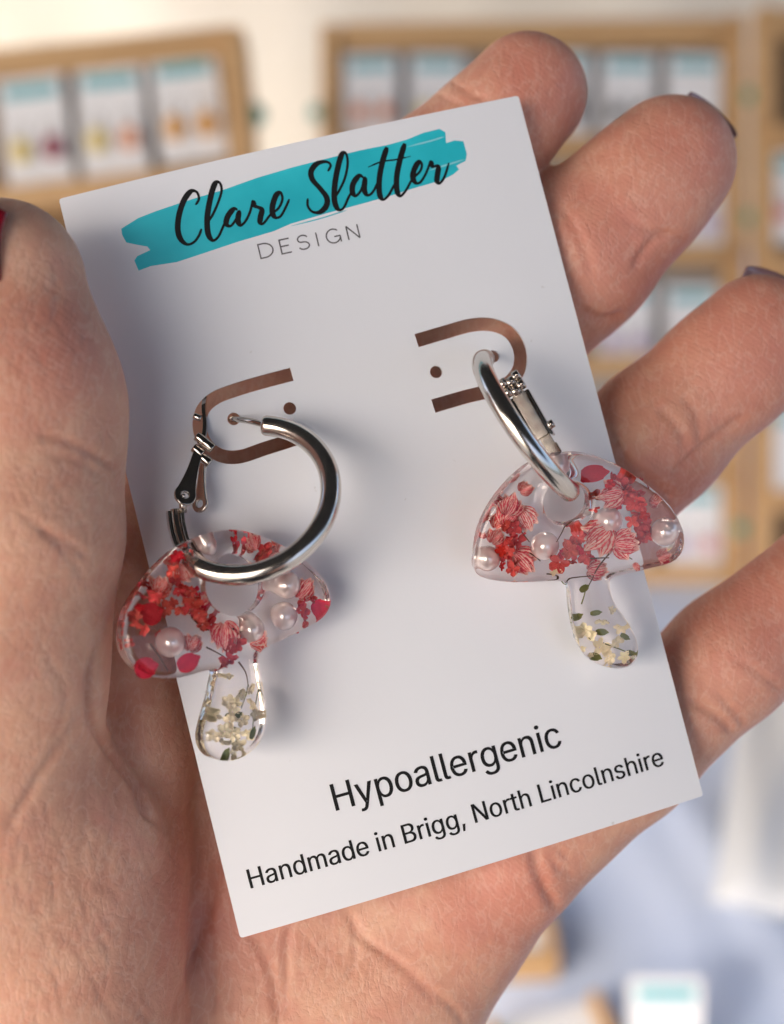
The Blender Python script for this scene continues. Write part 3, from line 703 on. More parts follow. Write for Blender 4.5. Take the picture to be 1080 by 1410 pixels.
# ------------------------------------------------------------------ resin mushroom charms
def poly_sd(U, poly):
    p = np.asarray(poly, np.float32); d = np.full(len(U), 1e9, np.float32); s = np.zeros(len(U), bool)
    for a, b in zip(p, np.roll(p, -1, 0)):
        ab = b - a; w_ = U - a; t = np.clip((w_ @ ab) / max(float(ab @ ab), 1e-9), 0, 1)
        q = w_ - t[:, None] * ab; d = np.minimum(d, (q * q).sum(1))
        c = (a[1] <= U[:, 1]) != (b[1] <= U[:, 1])
        s ^= c & (U[:, 0] < (b[0] - a[0]) * (U[:, 1] - a[1]) / (b[1] - a[1] if b[1] != a[1] else 1e-9) + a[0])
    d = np.sqrt(d); return np.where(s, -d, d)
def petal(o, tip, nrm, wid, cup=0.25, nu=4, nv=5, shape=0.8, curl=0.0, crinkle=0.02):
    """a cupped petal from o to tip, with uv for its streaks"""
    a = np.asarray(tip) - o; L = np.linalg.norm(a); a = a / L; n = unit(nrm - a * (nrm @ a)); s = np.cross(a, n); V, uv = [], []
    for j in range(nv + 1):
        v = j / nv; w_ = wid * (math.sin(math.pi * min(0.10 + 0.86 * v ** shape, 0.97)) ** 0.65)
        for i in range(nu + 1):
            u = i / nu * 2 - 1
            V.append(o + a * L * v * (1 - 0.10 * u * u * (v > .8)) + s * u * w_ / 2 + n * (cup * wid * (u * u - 0.4) * 0.5 + curl * L * v * v + random.gauss(0, crinkle) * wid))
            uv.append((i / nu, v))
    Fc = [[j * (nu + 1) + i, j * (nu + 1) + i + 1, (j + 1) * (nu + 1) + i + 1, (j + 1) * (nu + 1) + i] for j in range(nv) for i in range(nu)]
    return V, Fc, uv
def merge(parts):
    V, Fc, uv = [], [], []
    for v, f, t in parts:
        o = len(V); V += list(v); Fc += [[o + i for i in q] for q in f]; uv += list(t)
    return np.array(V), Fc, uv
class Charm:
    def __init__(s, pl, outline, hole, hr, T, label, fillet=1.0, rim=0.5):
        s.pl, s.T, s.fillet = pl, T, fillet * .35
        s.poly = catmull([pl.uv(*p) for p in outline], 3, True); s.h = pl.uv(*hole); s.hr = hr
        s.root = thing('mushroom_charm', to_world(pl.o), label, 'charm', 'resin mushroom charms on the hoops')
        inset = rim
        def sdf(X):
            q = X - pl.o.astype(np.float32); U = np.stack([q @ pl.x.astype(np.float32), q @ pl.y.astype(np.float32)], 1); z = q @ pl.n.astype(np.float32)
            d2 = poly_sd(U, s.poly); dh = np.linalg.norm(U - s.h, axis=1) - hr
            dome = T / 2 * (1 - 0.10 * np.clip(1 + d2 / 3.5, 0, 1) ** 2)
            dz = np.abs(z) - dome
            r = inset; a = d2 + r; b = dz + r
            d = np.minimum(np.maximum(a, b), 0) + np.hypot(np.maximum(a, 0), np.maximum(b, 0)) - r
            return -smin(-d, dh, fillet)          # the drilled hole with its softened rim
        # net built in the charm's own axes
        lo = np.r_[s.poly.min(0) - .6, -T / 2 - .5]; hi = np.r_[s.poly.max(0) + .6, T / 2 + .5]
        loc = lambda X: sdf((pl.o + X[:, :1] * pl.x + X[:, 1:2] * pl.y + X[:, 2:] * pl.n).astype(np.float32))
        V, Qd, _ = surface_nets(loc, lo, hi, 0.24, 4)
        W = pl.o + V[:, :1] * pl.x + V[:, 1:2] * pl.y + V[:, 2:] * pl.n
        mesh_obj('resin_body', W, Qd, RESIN, s.root)
    def pt(s, px, py, h=0.0): return s.pl.hit(px, py, h)
    def place(s, px, py, r, h):
        """keep a piece out of the drilled hole and inside the outline"""
        q = s.pl.uv(px, py) - s.h; d = np.linalg.norm(q); m = s.hr + s.fillet + r * 0.85
        if d < m: q = q / max(d, 1e-6) * m
        sd = float(poly_sd(np.array([q + s.h], np.float32), s.poly)[0])
        if -sd < r + .15: r = max(0.42, -sd - 0.15)
        return s.pl.at(*(q + s.h), h), r
    def pearl(s, px, py, r_px, h=None):
        r = r_px / 12.6; r = min(r, s.T / 2 - 0.12); c, r = s.place(px, py, r, h if h is not None else random.uniform(-.15, .15) * 0.5)
        bm = bmesh.new(); bmesh.ops.create_uvsphere(bm, u_segments=28, v_segments=18, radius=r)
        V = [c + np.array(v.co) for v in bm.verts]; Fc = [[v.index for v in f.verts] for f in bm.faces]; bm.free()
        mesh_obj('pearl', V, Fc, PEARL, s.root)
    def hz(s, r): m = max(s.T / 2 - 0.35 - r * 0.35, 0.1); return random.uniform(-m, m)
    def floret(s, px, py, r_px, m=None, n=5, name='floret'):
        r = r_px / 12.6 * (1.35 if name == 'white_floret' else 1.08); h = s.hz(r); c, r = s.place(px, py, r, h); nr = unit(s.pl.n + np.random.RandomState(int(px * 7 + py)).randn(3) * 0.55); a0 = random.random() * 6; parts = []
        for k in range(n):
            a = a0 + 2 * math.pi * k / n + random.gauss(0, .12); d = math.cos(a) * s.pl.x + math.sin(a) * s.pl.y; d = unit(d - nr * (d @ nr)); rr = r * random.uniform(.8, 1.1)
            parts.append(petal(c + d * r * .06, c + d * rr, nr, rr * random.uniform(.62, .82), 0.45, 4, 5, 1.2, random.uniform(-.2, .6), 0.07))
        V, Fc, uv = merge(parts); V = s.keep(V); mesh_obj(name, V, Fc, m or RED, s.root, uvs=uv)
    def bud(s, px, py, r_px, ang=None):
        r = r_px / 12.6 * 1.12; h = s.hz(r); c, r = s.place(px, py, r, h); a0 = ang if ang is not None else random.random() * 6.28
        d0 = math.cos(a0) * s.pl.x + math.sin(a0) * s.pl.y; parts = []
        for k, da in enumerate((-.75, .7, -.35, .38, 0.0, -.12)):
            a = a0 + da + random.gauss(0, .06); d = math.cos(a) * s.pl.x + math.sin(a) * s.pl.y
            o = c - d0 * r * .95 + s.pl.n * (k - 2.5) * 0.10
            parts.append(petal(o, o + d * r * random.uniform(1.6, 2.0) * (1 - abs(da) * .18), s.pl.n, r * (1.1 if k < 5 else .7), 0.35, 5, 6, .9, random.uniform(-.05, .1)))
        V, Fc, uv = merge(parts); V = s.keep(V); mesh_obj('flower_bud', V, Fc, RED2, s.root, uvs=uv)
    def oval(s, px, py, rx, ry, ang=0.0, m=None, name='petal'):
        h = s.hz(.6); c = s.pt(px, py, h); d = math.cos(ang) * s.pl.x + math.sin(ang) * s.pl.y; L = rx / 12.6
        V, Fc, uv = petal(c - d * L, c + d * L, s.pl.n, ry / 12.6 * 2, 0.18, 6, 8, .85); mesh_obj(name, s.keep(np.array(V)), Fc, m or CRIMSON, s.root, uvs=uv)
    def stalk(s, p, q, r=0.09, m=None):
        a, b = s.pt(*p, s.hz(.5)), s.pt(*q, s.hz(.5)); mid = (a + b) / 2 + s.pl.x * random.gauss(0, .25) + s.pl.y * random.gauss(0, .2)
        V, Fc = tube(catmull([a, mid, b], 6), np.linspace(r, r * .6, 13), 8); mesh_obj('flower_stalk', s.keep(np.array(V)), Fc, m or STALK, s.root)
    def keep(s, V):
        """hold a dried piece inside the resin's two faces"""
        z = (V - s.pl.o) @ s.pl.n; lim = s.T / 2 * 0.86; return V + (np.clip(z, -lim, lim) - z)[:, None] * s.pl.n

R_OUT = [(654, 786), (652, 765), (658, 730), (674, 695), (702, 660), (733, 636), (768, 624), (808, 625), (850, 640), (890, 667), (920, 696), (936, 727), (937, 752), (922, 770), (895, 778), (862, 786), (840, 792), (836, 800), (843, 826), (863, 856), (875, 886), (869, 908), (848, 916), (818, 909), (797, 891), (788, 860), (783, 828), (780, 802), (764, 796), (720, 798), (680, 796)]
L_OUT = [(165, 867), (171, 840), (187, 812), (207, 786), (230, 763), (255, 746), (281, 735), (309, 730), (335, 733), (364, 743), (394, 758), (421, 778), (440, 798), (448, 818), (448, 836), (436, 853), (413, 866), (388, 879), (368, 888), (355, 896), (351, 908), (354, 930), (358, 955), (361, 980), (359, 1004), (349, 1025), (330, 1041), (309, 1047), (290, 1043), (278, 1031), (274, 1013), (278, 992), (286, 964), (291, 940), (293, 922), (272, 925), (251, 931), (232, 934), (211, 933), (193, 927), (175, 910), (166, 890)]
rc = Charm(Plane(P(790, 760, 4.6), (0.05, -0.16, 1)), R_OUT, (777, 690), 2.5, 4.2, 'clear resin mushroom charm hanging from the edge on hoop, over the card by the fingers', 1.0)
for a in ((771, 654, 18), (836, 716, 20), (749, 750, 20), (913, 731, 20), (671, 767, 18)): rc.pearl(*a)
rc.oval(819, 651, 20, 12, .1)
for a in ((861, 666, 15), (872, 689, 16), (882, 718, 16), (796, 737, 16), (782, 755, 15), (806, 761, 15), (704, 724, 13), (699, 750, 15), (706, 778, 14), (886, 738, 14), (850, 662, 13), (768, 771, 14), (879, 705, 14), (692, 762, 12), (867, 676, 13), (816, 683, 10), (790, 748, 13), (712, 742, 13)):
    rc.floret(*a); rc.floret(a[0] + random.gauss(0, 9), a[1] + random.gauss(0, 8), a[2] * random.uniform(.6, .85), n=random.choice((4, 5))); rc.floret(a[0] + random.gauss(0, 11), a[1] + random.gauss(0, 9), a[2] * random.uniform(.5, .75), CRIMSON)
for a in ((725, 716, 16, 5.3), (821, 741, 21, 4.0), (836, 679, 17, 3.4), (861, 746, 17, 0), (723, 774, 18, 5.6), (824, 783, 16, .1), (704, 692, 15, 1.2), (913, 761, 15, .5), (903, 692, 9, .2), (664, 733, 10, 1.2), (872, 777, 13, 3.8), (683, 735, 11, 1), (726, 671, 10, .6), (700, 708, 13, 1.1), (690, 716, 12, 1.0)): rc.bud(*a)
for a in (((787, 718), (766, 746)), ((706, 720), (729, 746)), ((716, 752), (743, 771)), ((752, 788), (781, 805)), ((838, 762), (808, 806)), ((847, 755), (868, 767)), ((774, 798), (812, 791)), ((812, 768), (838, 767)), ((810, 700), (806, 716))): rc.stalk(*a)
for a in ((763, 785, 13), (804, 866, 10), (800, 888, 11), (824, 888, 12), (829, 855, 9), (838, 836, 7), (853, 864, 10), (815, 874, 9), (845, 880, 8), (810, 897, 9), (836, 900, 9), (856, 900, 8)): rc.floret(*a, m=CREAM, name='white_floret')
for a in ((795, 848, 9, 5, .5), (819, 841, 8, 4, .1), (827, 867, 9, 5, -.1), (860, 876, 8, 4, -.5), (821, 903, 9, 5, -.4), (866, 897, 7, 4, -.2), (805, 809, 8, 5, .6)): rc.oval(*a, m=GREENST, name='leaf')
for a in (((786, 857), (812, 877)), ((824, 881), (867, 899)), ((800, 830), (806, 806)), ((770, 795), (782, 806))): rc.stalk(*a, r=.08, m=GREENST)

lc = Charm(Plane(P(310, 865, 10.6), (0.50, 0.10, 1)), L_OUT, (320, 806), 3.3, 4.2, 'clear resin mushroom charm threaded on the round open hoop, tilted beside the thumb', 1.6, 0.75)
for a in ((285, 754, 20), (232, 884, 20), (342, 864, 18), (392, 806, 19), (388, 848, 19)): lc.pearl(*a)
for a in ((208, 845, 15, 15, .3), (202, 919, 16, 14, .2), (260, 911, 17, 12, .4), (435, 836, 13, 12, .6)): lc.oval(*a)
for a in ((416, 809, 15, 1.0), (304, 879, 17, 4.8), (353, 876, 16, .5), (263, 882, 12, 1.2), (187, 914, 10, 2), (276, 827, 14, 4.4), (251, 793, 13, 5.4), (221, 806, 12, 1), (376, 763, 12, .6), (339, 755, 14, 2), (240, 772, 11, 1)): lc.bud(*a)
for a in ((333, 765, 12), (360, 758, 13), (410, 840, 13), (414, 858, 11), (303, 838, 13), (288, 820, 14), (321, 886, 13), (315, 908, 13), (227, 838, 13), (245, 815, 12), (177, 885, 9), (236, 790, 13), (352, 770, 10), (268, 845, 11), (310, 890, 11), (205, 800, 11), (192, 822, 11), (182, 850, 10), (215, 820, 12), (232, 808, 11), (258, 770, 11), (246, 840, 10), (275, 860, 10), (345, 868, 10), (395, 775, 10), (425, 822, 10), (200, 868, 9)):
    lc.floret(*a)
    lc.floret(a[0] + random.gauss(0, 9), a[1] + random.gauss(0, 8), a[2] * random.uniform(.6, .85), n=random.choice((4, 5)))
    if random.random() < .6: lc.floret(a[0] + random.gauss(0, 11), a[1] + random.gauss(0, 9), a[2] * random.uniform(.5, .75), CRIMSON)
for a in (((205, 886), (229, 923)), ((320, 866), (336, 879)), ((281, 891), (309, 906)), ((325, 911), (338, 943)), ((262, 850), (285, 868))): lc.stalk(*a)
for a in ((318, 980, 10), (334, 990, 9), (321, 1010, 10), (303, 1006, 10), (327, 1026, 10), (307, 966, 8), (349, 984, 9), (345, 949, 8), (316, 932, 6), (308, 1022, 9), (312, 993, 9), (322, 969, 8), (295, 985, 9), (288, 1010, 9), (298, 962, 7), (341, 968, 8), (340, 1010, 9), (316, 1036, 8), (330, 955, 7)): lc.floret(*a, m=CREAM, name='white_floret')
for a in ((310, 986, 6, 4, 1), (326, 984, 6, 4, .6), (310, 1036, 8, 5, 1), (346, 1008, 9, 4, 1.2), (317, 1003, 7, 3, 0)): lc.oval(*a, m=GREENST, name='leaf')
lc.stalk((338, 943), (331, 975), .07, GREENST); lc.stalk((349, 950), (345, 1005), .07, GREENST)

# ------------------------------------------------------------------ market stall behind (world metres)
def ray(px, py):
    return (M3 @ np.array([(px - 540) / F, -(py - 705) / F, -1.0]))
def on_z(px, py, z): r = ray(px, py); return T3 + r * (z - T3[2]) / r[2]
def wood_material():
    m = mat('pine_wood', (0.5, 0.3, 0.14), 0.6); g = N(m); co = g.obj()
    mp = g.new('Mapping'); mp.inputs['Scale'].default_value = (1, 14, 14); g.link(co, mp.inputs[0])
    n = g.noise(9, 4, 0.6, mp.outputs[0], 1.2)
    g.link(g.ramp(n, [(0.3, (0.46, 0.27, 0.12)), (0.7, (0.62, 0.40, 0.20))]), g.b.inputs['Base Color']); g.link(g.bump(n, .2, .001), g.b.inputs['Normal']); return m
WOOD = wood_material()
WOODD = mat('shaded_board', (0.20, 0.12, 0.06), 0.7)  # dark brown puts the shade inside the racks into the board's colour
GREYB = mat('grey_board', (0.33, 0.31, 0.29), 0.75)
CARDW = mat('display_card_stock', (0.78, 0.78, 0.79), 0.5)
TEALB = mat('display_card_band', (0.16, 0.45, 0.50), 0.5)
KNOB = mat('teal_knob', (0.05, 0.33, 0.27), 0.4)
def cloth_material():
    m = mat('pale_blue_cloth', (0.58, 0.66, 0.84), 0.85); g = N(m); co = g.obj(); n = g.noise(6, 3, .5, co)
    g.link(g.ramp(n, [(0.3, (0.54, 0.63, 0.82)), (0.7, (0.62, 0.70, 0.86))]), g.b.inputs['Base Color'])
    g.link(g.bump(g.noise(900, 2, .5, co), .2, .0005), g.b.inputs['Normal']); return m
CLOTH = cloth_material()
def wbox(c, x, y, z, sx, sy, sz):
    c, x, y, z = map(np.asarray, (c, x, y, z))
    return bevel_box([c + x * i * sx / 2 + y * j * sy / 2 + z * k * sz / 2 for i in (-1, 1) for j in (-1, 1) for k in (-1, 1)], min(sx, sy, sz) * 0.12)
def wadd(parent, name, vf, m, smooth=False, label=None): return mesh_obj(name, vf[0], vf[1], m, parent, smooth, True, label)
# ground, table, cloth, backdrop
gm = mat('pavement', (0.22, 0.21, 0.20), 0.9); gg = N(gm); gg.link(gg.ramp(gg.noise(3, 5, .6, gg.obj()), [(.3, (.17, .165, .16)), (.7, (.27, .26, .25))]), gg.b.inputs['Base Color'])
props(mesh_obj('ground', [(-150, -150, 0), (150, -150, 0), (150, 150, 0), (-150, 150, 0)], [(0, 1, 2, 3)], gm, None, False, True), kind='structure')
tab = thing('market_table', (0.1, 1.2, 0), 'long market table under the pale blue cloth', 'table')
X0, X1, Y0, Y1, ZT = -1.3, 1.5, 0.42, 1.95, 0.742
wadd(tab, 'tabletop', wbox(((X0 + X1) / 2, (Y0 + Y1) / 2, ZT - .02), (1, 0, 0), (0, 1, 0), (0, 0, 1), X1 - X0 - .02, Y1 - Y0 - .02, .03), WOOD)
for x in (X0 + .1, X1 - .1):
    for y in (Y0 + .1, Y1 - .1): wadd(tab, 'leg', wbox((x, y, (ZT - .035) / 2), (1, 0, 0), (0, 1, 0), (0, 0, 1), .05, .05, ZT - .035), WOOD)
def cloth():
    nx, ny = 180, 120; V = []; fold_a, fold_b = on_z(930, 1100, .75)[:2], on_z(1090, 1335, .75)[:2]
    dv = unit(fold_b - fold_a); nv_ = np.array([-dv[1], dv[0]])
    for j in range(ny + 1):
        for i in range(nx + 1):
            x = X0 - .02 + (X1 - X0 + .04) * i / nx; y = Y0 - .02 + (Y1 - Y0 + .04) * j / ny
            d = (np.array([x, y]) - fold_a) @ nv_
            z = .75 + .009 * math.exp(-(d / .018) ** 2) + .004 * math.exp(-((d + .05) / .02) ** 2) + .0025 * math.sin(7 * x + 3 * y) * math.sin(5 * y - 2 * x)
            V.append((x, y, z))
    e = len(V); Fc = [[j * (nx + 1) + i, j * (nx + 1) + i + 1, (j + 1) * (nx + 1) + i + 1, (j + 1) * (nx + 1) + i] for j in range(ny) for i in range(nx)]
    rim = list(range(nx + 1)) + [j * (nx + 1) + nx for j in range(1, ny + 1)] + [ny * (nx + 1) + i for i in range(nx - 1, -1, -1)] + [j * (nx + 1) for j in range(ny - 1, 0, -1)]
    for k, i in enumerate(rim):                                  # the hanging skirt, softly pleated
        x, y, z = V[i]; cx, cy = x - (X0 + X1) / 2, y - (Y0 + Y1) / 2; s = 1 + .02 * math.sin(k * .55)
        V.append(((X0 + X1) / 2 + cx * s * 1.01, (Y0 + Y1) / 2 + cy * s * 1.01, .32))
    m = len(rim)
    for k in range(m): Fc.append([rim[k], e + k, e + (k + 1) % m, rim[(k + 1) % m]])
    o = mesh_obj('tablecloth', V, Fc, CLOTH, None, True, True)
    props(o, 'pale blue tablecloth with a long soft fold, spread over the market table', 'tablecloth')
cloth()
def backdrop():
    V = []; nx, nz = 220, 6; y0 = 2.35
    for j in range(nz + 1):
        for i in range(nx + 1):
            x = -2.2 + 4.4 * i / nx; V.append((x, y0 + .006 * math.sin(x * 9) + .003 * math.sin(x * 23 + 1), 2.6 * j / nz + .02))
    Fc = [[j * (nx + 1) + i, j * (nx + 1) + i + 1, (j + 1) * (nx + 1) + i + 1, (j + 1) * (nx + 1) + i] for j in range(nz) for i in range(nx)]
    m = mat('cream_canvas', (0.66, 0.58, 0.44), .85); g = N(m); co = g.obj()
    g.link(g.ramp(g.noise(2.2, 3, .5, co), [(.3, (.70, .63, .52)), (.7, (.80, .75, .66))]), g.b.inputs['Base Color'])
    o = mesh_obj('canvas_backdrop', V, Fc, m, None, True, True)
    sm = o.modifiers.new('thickness', 'SOLIDIFY'); sm.thickness = .004
    props(o, 'cream canvas backdrop hanging behind the display stands', 'backdrop')
backdrop()

# the stall's dark canopy overhead: it shades the table and is what the hoops mirror as black
def canopy():
    r = thing('stall_canopy', (0.1, 1.0, 2.3), 'dark stall canopy overhead, seen only as the black band mirrored in the hoops', 'canopy')
    m = mat('dark_canvas', (0.022, 0.024, 0.026), 0.9); pole = mat('painted_pole', (0.5, 0.5, 0.5), .4)
    x0, x1, ya, yb, zr, ze = -1.75, 1.95, -0.45, 2.55, 2.62, 2.22; nx = 40; prof = [(ya, ze - .16), (ya, ze), ((ya + yb) / 2, zr), (yb, ze), (yb, ze - .16)]
    V = [(x0 + (x1 - x0) * i / nx, y, z + .006 * math.sin(i * 1.3) * (z < zr)) for i in range(nx + 1) for y, z in prof]; k = len(prof)
    Fc = [(i * k + j, i * k + j + 1, (i + 1) * k + j + 1, (i + 1) * k + j) for i in range(nx) for j in range(k - 1)]
    o = wadd(r, 'canvas_roof', (V, Fc), m); sm = o.modifiers.new('thickness', 'SOLIDIFY'); sm.thickness = .003
    for x in (x0 + .03, x1 - .03):
        for y in (ya + .03, yb - .03): wadd(r, 'pole', wbox((x, y, (ze - .02) / 2), (1, 0, 0), (0, 1, 0), (0, 0, 1), .035, .035, ze - .02), pole)
canopy()

# earring cards on the stands: card, teal band, and a pair of coloured earrings which hang on it
def display_card(c, x, up, n, wdt, hgt, label, band_h=.17):
    r = thing('display_card', c, label, 'display card', 'earring cards set out on the stall')
    wadd(r, 'card_sheet', wbox(c, x, up, n, wdt, hgt, .0012), CARDW)
    wadd(r, 'header_band', wbox(np.asarray(c) + np.asarray(up) * hgt * .37 + np.asarray(n) * .0012, x, up, n, wdt * .78, hgt * band_h * .7, .0010), TEALB)
    return r
ECOL = {'orange': (0.72, 0.22, 0.05), 'black': (0.02, 0.02, 0.022), 'pink': (0.66, 0.26, 0.28), 'yellow': (0.70, 0.55, 0.18), 'maroon': (0.28, 0.04, 0.07), 'peach': (0.75, 0.38, 0.24), 'green': (0.22, 0.34, 0.06), 'lilac': (0.5, 0.38, 0.55), 'amber': (0.68, 0.33, 0.06)}
EM = {k: mat('resin_' + k, v, .25) for k, v in ECOL.items()}
def far_earring(c, x, up, n, col, label, s=.0095):
    r = thing('drop_earring', c, label, 'drop earring', 'drop earrings hung on the display cards')
    th = np.linspace(0, 2 * math.pi, 15)[:-1]; V = []
    x, up, n = map(np.asarray, (x, up, n))
    for k in (0.0, .003):
        for t in th: V.append(c + x * math.cos(t) * s * .8 + up * (math.sin(t) * s - s * .2) + n * (.002 + k))
    m = len(th); Fc = [list(range(m))[::-1], list(range(m, 2 * m))] + [[i, (i + 1) % m, m + (i + 1) % m, m + i] for i in range(m)]
    wadd(r, 'pendant', (V, Fc), EM[col])
    hp = [c + up * (s * .8 + .006 * (1 - math.cos(t)) ) + x * .005 * math.sin(t) + n * .004 for t in np.linspace(0, 2 * math.pi, 13)[:-1]]
    V2, F2 = tube(np.array(hp) * 1000, .5, 6, False); wadd(r, 'ear_wire', (np.array(V2) * .001, F2), STEEL2)
class Stand:
    """a leaning pine rack: stiles, rails and a backboard, measured by its front corners in the photograph"""
    def __init__(s, x0, x1, ytop, ybase, slant, label, turn=0.0, roll=0.0):
        base = on_z((x0 + x1) / 2, ybase, .757) if slant is None else None
        s.sc = np.linalg.norm(base - T3) / 1.0 if base is not None else slant
        dirc = unit(ray((x0 + x1) / 2, ybase))
        s.o = base if base is not None else T3 + ray((x0 + x1) / 2, ybase) * slant
        Xc = np.array([1, 0, 0]); fw = unit(M3 @ np.array([0, 0, -1.0])); up = unit(M3 @ np.array([0, 1.0, 0]))
        ct, st = math.cos(turn), math.sin(turn); s.n = -(fw * ct + Xc * st); s.x = Xc * ct - fw * st; s.up = up
        cr, sr = math.cos(roll), math.sin(roll); s.x, s.up = s.x * cr + s.up * sr, s.up * cr - s.x * sr
        s.root = thing('display_stand', s.o, label, 'display stand', 'pine display stands on the table')
    def hit(s, px, py, off=0.0):
        r = ray(px, py); o = s.o + s.n * off; return T3 + r * ((o - T3) @ s.n) / (r @ s.n)
    def bar(s, a, b, wpx, depth, name, m=WOOD, off=0.0):
        p, q = s.hit(*a, off), s.hit(*b, off); d = unit(q - p); L = np.linalg.norm(q - p); sd = np.cross(s.n, d)
        wd = wpx / F * abs((p - T3) @ unit(M3 @ np.array([0, 0, -1.0]))); wadd(s.root, name, wbox((p + q) / 2, d, sd, s.n, L, wd, depth), m)
    def card(s, px, py, wpx, hpx, label, ear=None, short='', off=.010, tilt=0.0):
        c = s.hit(px, py, off); k = np.linalg.norm(c - T3) / math.sqrt(1 + ((px - 540) / F) ** 2 + ((py - 705) / F) ** 2) / F
        tilt += random.gauss(0, .022); px += random.gauss(0, 2); py += random.gauss(0, 2.5); c = s.hit(px, py, off)
        x, up = s.x * math.cos(tilt) + s.up * math.sin(tilt), s.up * math.cos(tilt) - s.x * math.sin(tilt)
        display_card(c, x, up, s.n, wpx * k, hpx * k, label)
        if ear:
            for sg, side in ((-1, 'left'), (1, 'right')):
                col = ear[0] if sg < 0 else ear[-1]
                far_earring(c + x * sg * wpx * k * .24 - up * hpx * k * .16 + s.n * .001, x, up, s.n, col, f'{side} {col} drop earring on the {short}', .0085)
    def knob(s, px, py, r=.008):
        c = s.hit(px, py, .012); bm = bmesh.new(); bmesh.ops.create_uvsphere(bm, u_segments=14, v_segments=10, radius=r)
        V = [c + np.array(v.co) for v in bm.verts]; Fc = [[v.index for v in f.verts] for f in bm.faces]; bm.free(); wadd(s.root, 'side_knob', (V, Fc), KNOB, True)
# middle stand
ms = Stand(445, 1020, 40, 806, None, 'large middle pine display stand with five shelves behind the fingers')
def board(st, a, b, name, m, off):
    p = [st.hit(a[0], a[1], off), st.hit(b[0], a[1], off), st.hit(b[0], b[1], off), st.hit(a[0], b[1], off)]
    q = [v - st.n * .005 for v in p]; V = p + q
    wadd(st.root, name, (V, [(3, 2, 1, 0), (4, 5, 6, 7), (0, 1, 5, 4), (1, 2, 6, 5), (2, 3, 7, 6), (3, 0, 4, 7)]), m)
board(ms, (458, 50), (1010, 800), 'backboard', GREYB, -.012)
ms.bar((455, 38), (457, 806), 26, .030, 'stile'); ms.bar((1008, 26), (1008, 806), 28, .030, 'stile')
ms.bar((469, 54), (993, 46), 36, .026, 'top_rail')
for y in (207, 357, 507, 657, 793): ms.bar((469, y), (993, y - 4), 26, .040, 'shelf_rail', off=.004)
cols = (513, 601, 690, 778, 865, 955)
ears1 = (('orange',), ('yellow',), ('pink',), ('black',), ('black',), None)
wd_ = {513: 'first', 601: 'second', 690: 'third', 778: 'fourth', 865: 'fifth', 955: 'sixth'}
rown = ('top', 'second', 'third', 'fourth')
rows = [(132, ears1, cols), (285, (None, ('pink',), None, ('green',), ('maroon',), ('lilac',)), cols), (452, (None,) * 4 + (('lilac',), ('pink',)), cols), (725, (None,) * 5 + (('lilac', 'pink'),), cols)]
for (yy, ee, cc), rn in zip(rows, ('top', 'second', 'third', 'bottom')):
    for cx, ear in zip(cc, ee):
        if rn != 'top' and cx < 860: continue
        if rn == 'top' and cx == 690: continue
        ms.card(cx, yy, 74, 118, f'small white card, {wd_[cx]} along the {rn} shelf of the middle stand', ear, f'{wd_[cx]} card of the middle stand, {rn} shelf')
for q in ((436, 155), (1032, 132), (1032, 300), (1024, 460), (1020, 728)): ms.knob(*q)
# right stand
rs = Stand(1040, 1500, 20, 830, None, 'pine display stand cut off by the photo edge, right of the middle stand')
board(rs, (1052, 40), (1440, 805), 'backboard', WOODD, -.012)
rs.bar((1052, 14), (1048, 812), 24, .030, 'stile'); rs.bar((1430, 14), (1430, 812), 24, .030, 'stile')
rs.bar((1062, 34), (1420, 30), 36, .026, 'top_rail')
for y in (192, 370, 545, 690, 800): rs.bar((1062, y), (1420, y - 4), 30, .040, 'shelf_rail', off=.004)
for yy, rn, ear in ((272, 'second', ('pink',)), (455, 'third', ('peach',)), (620, 'fourth', None)):
    rs.card(1096, yy, 66, 124, f'small white card at the near end of the {rn} shelf of the cut off stand', ear, f'{rn} shelf card of the cut off stand')
# left stand, nearer and turned
ls = Stand(-150, 340, 60, 640, 1.02, 'nearer pine display stand at the top left with three cards in its top shelf', turn=0.0, roll=.12)
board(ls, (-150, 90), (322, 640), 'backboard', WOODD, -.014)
ls.bar((-160, 112), (332, 62), 40, .030, 'top_rail'); ls.bar((322, 52), (378, 640), 34, .05, 'stile'); ls.bar((-170, 90), (-130, 640), 34, .05, 'stile')
for y in (282, 460, 640): ls.bar((-150, y + 20), (330, y - 34), 34, .045, 'shelf_rail', off=.004)
ls.card(48, 182, 92, 150, 'white card with cream and maroon drops, first of three on the nearer left stand', ('yellow', 'maroon'), 'first card of the nearer left stand')
ls.card(152, 168, 92, 150, 'white card with peach drops, second of three on the nearer left stand', ('yellow', 'peach'), 'second card of the nearer left stand')
ls.card(258, 148, 92, 146, 'white card with two amber drops, last of three on the nearer left stand', ('amber',), 'last card of the nearer left stand')
ls.knob(352, 158)
# things lying on the cloth
def flat_thing(px, py, wpx, hpx, label, name, m, th=.02, ang=0.0, cat='tray', lean=0.0):
    c = on_z(px, py, .757 + th / 2); k = np.linalg.norm(c - T3) / F
    x = np.array([math.cos(ang), math.sin(ang), 0]); y = np.array([-math.sin(ang), math.cos(ang), 0])
    r = thing(name, c, label, cat); hh = hpx * k / .72
    wadd(r, 'tray_base', wbox(c, x, y, (0, 0, 1), wpx * k, hh, th), m)
    for sg in (-1, 1): wadd(r, 'tray_side', wbox(c + x * sg * (wpx * k / 2 + .004) + np.array([0, 0, .004]), x, y, (0, 0, 1), .007, hh, th + .008), WOOD)
    wadd(r, 'tray_lip', wbox(c - y * (hh / 2 + .004) + np.array([0, 0, .004]), x, y, (0, 0, 1), wpx * k + .015, .008, th + .008), WOOD)
    return r
flat_thing(695, 1285, 100, 74, 'low white tray with a pine edge, seen past the side of the palm', 'card_tray', CARDW, .02, .05)
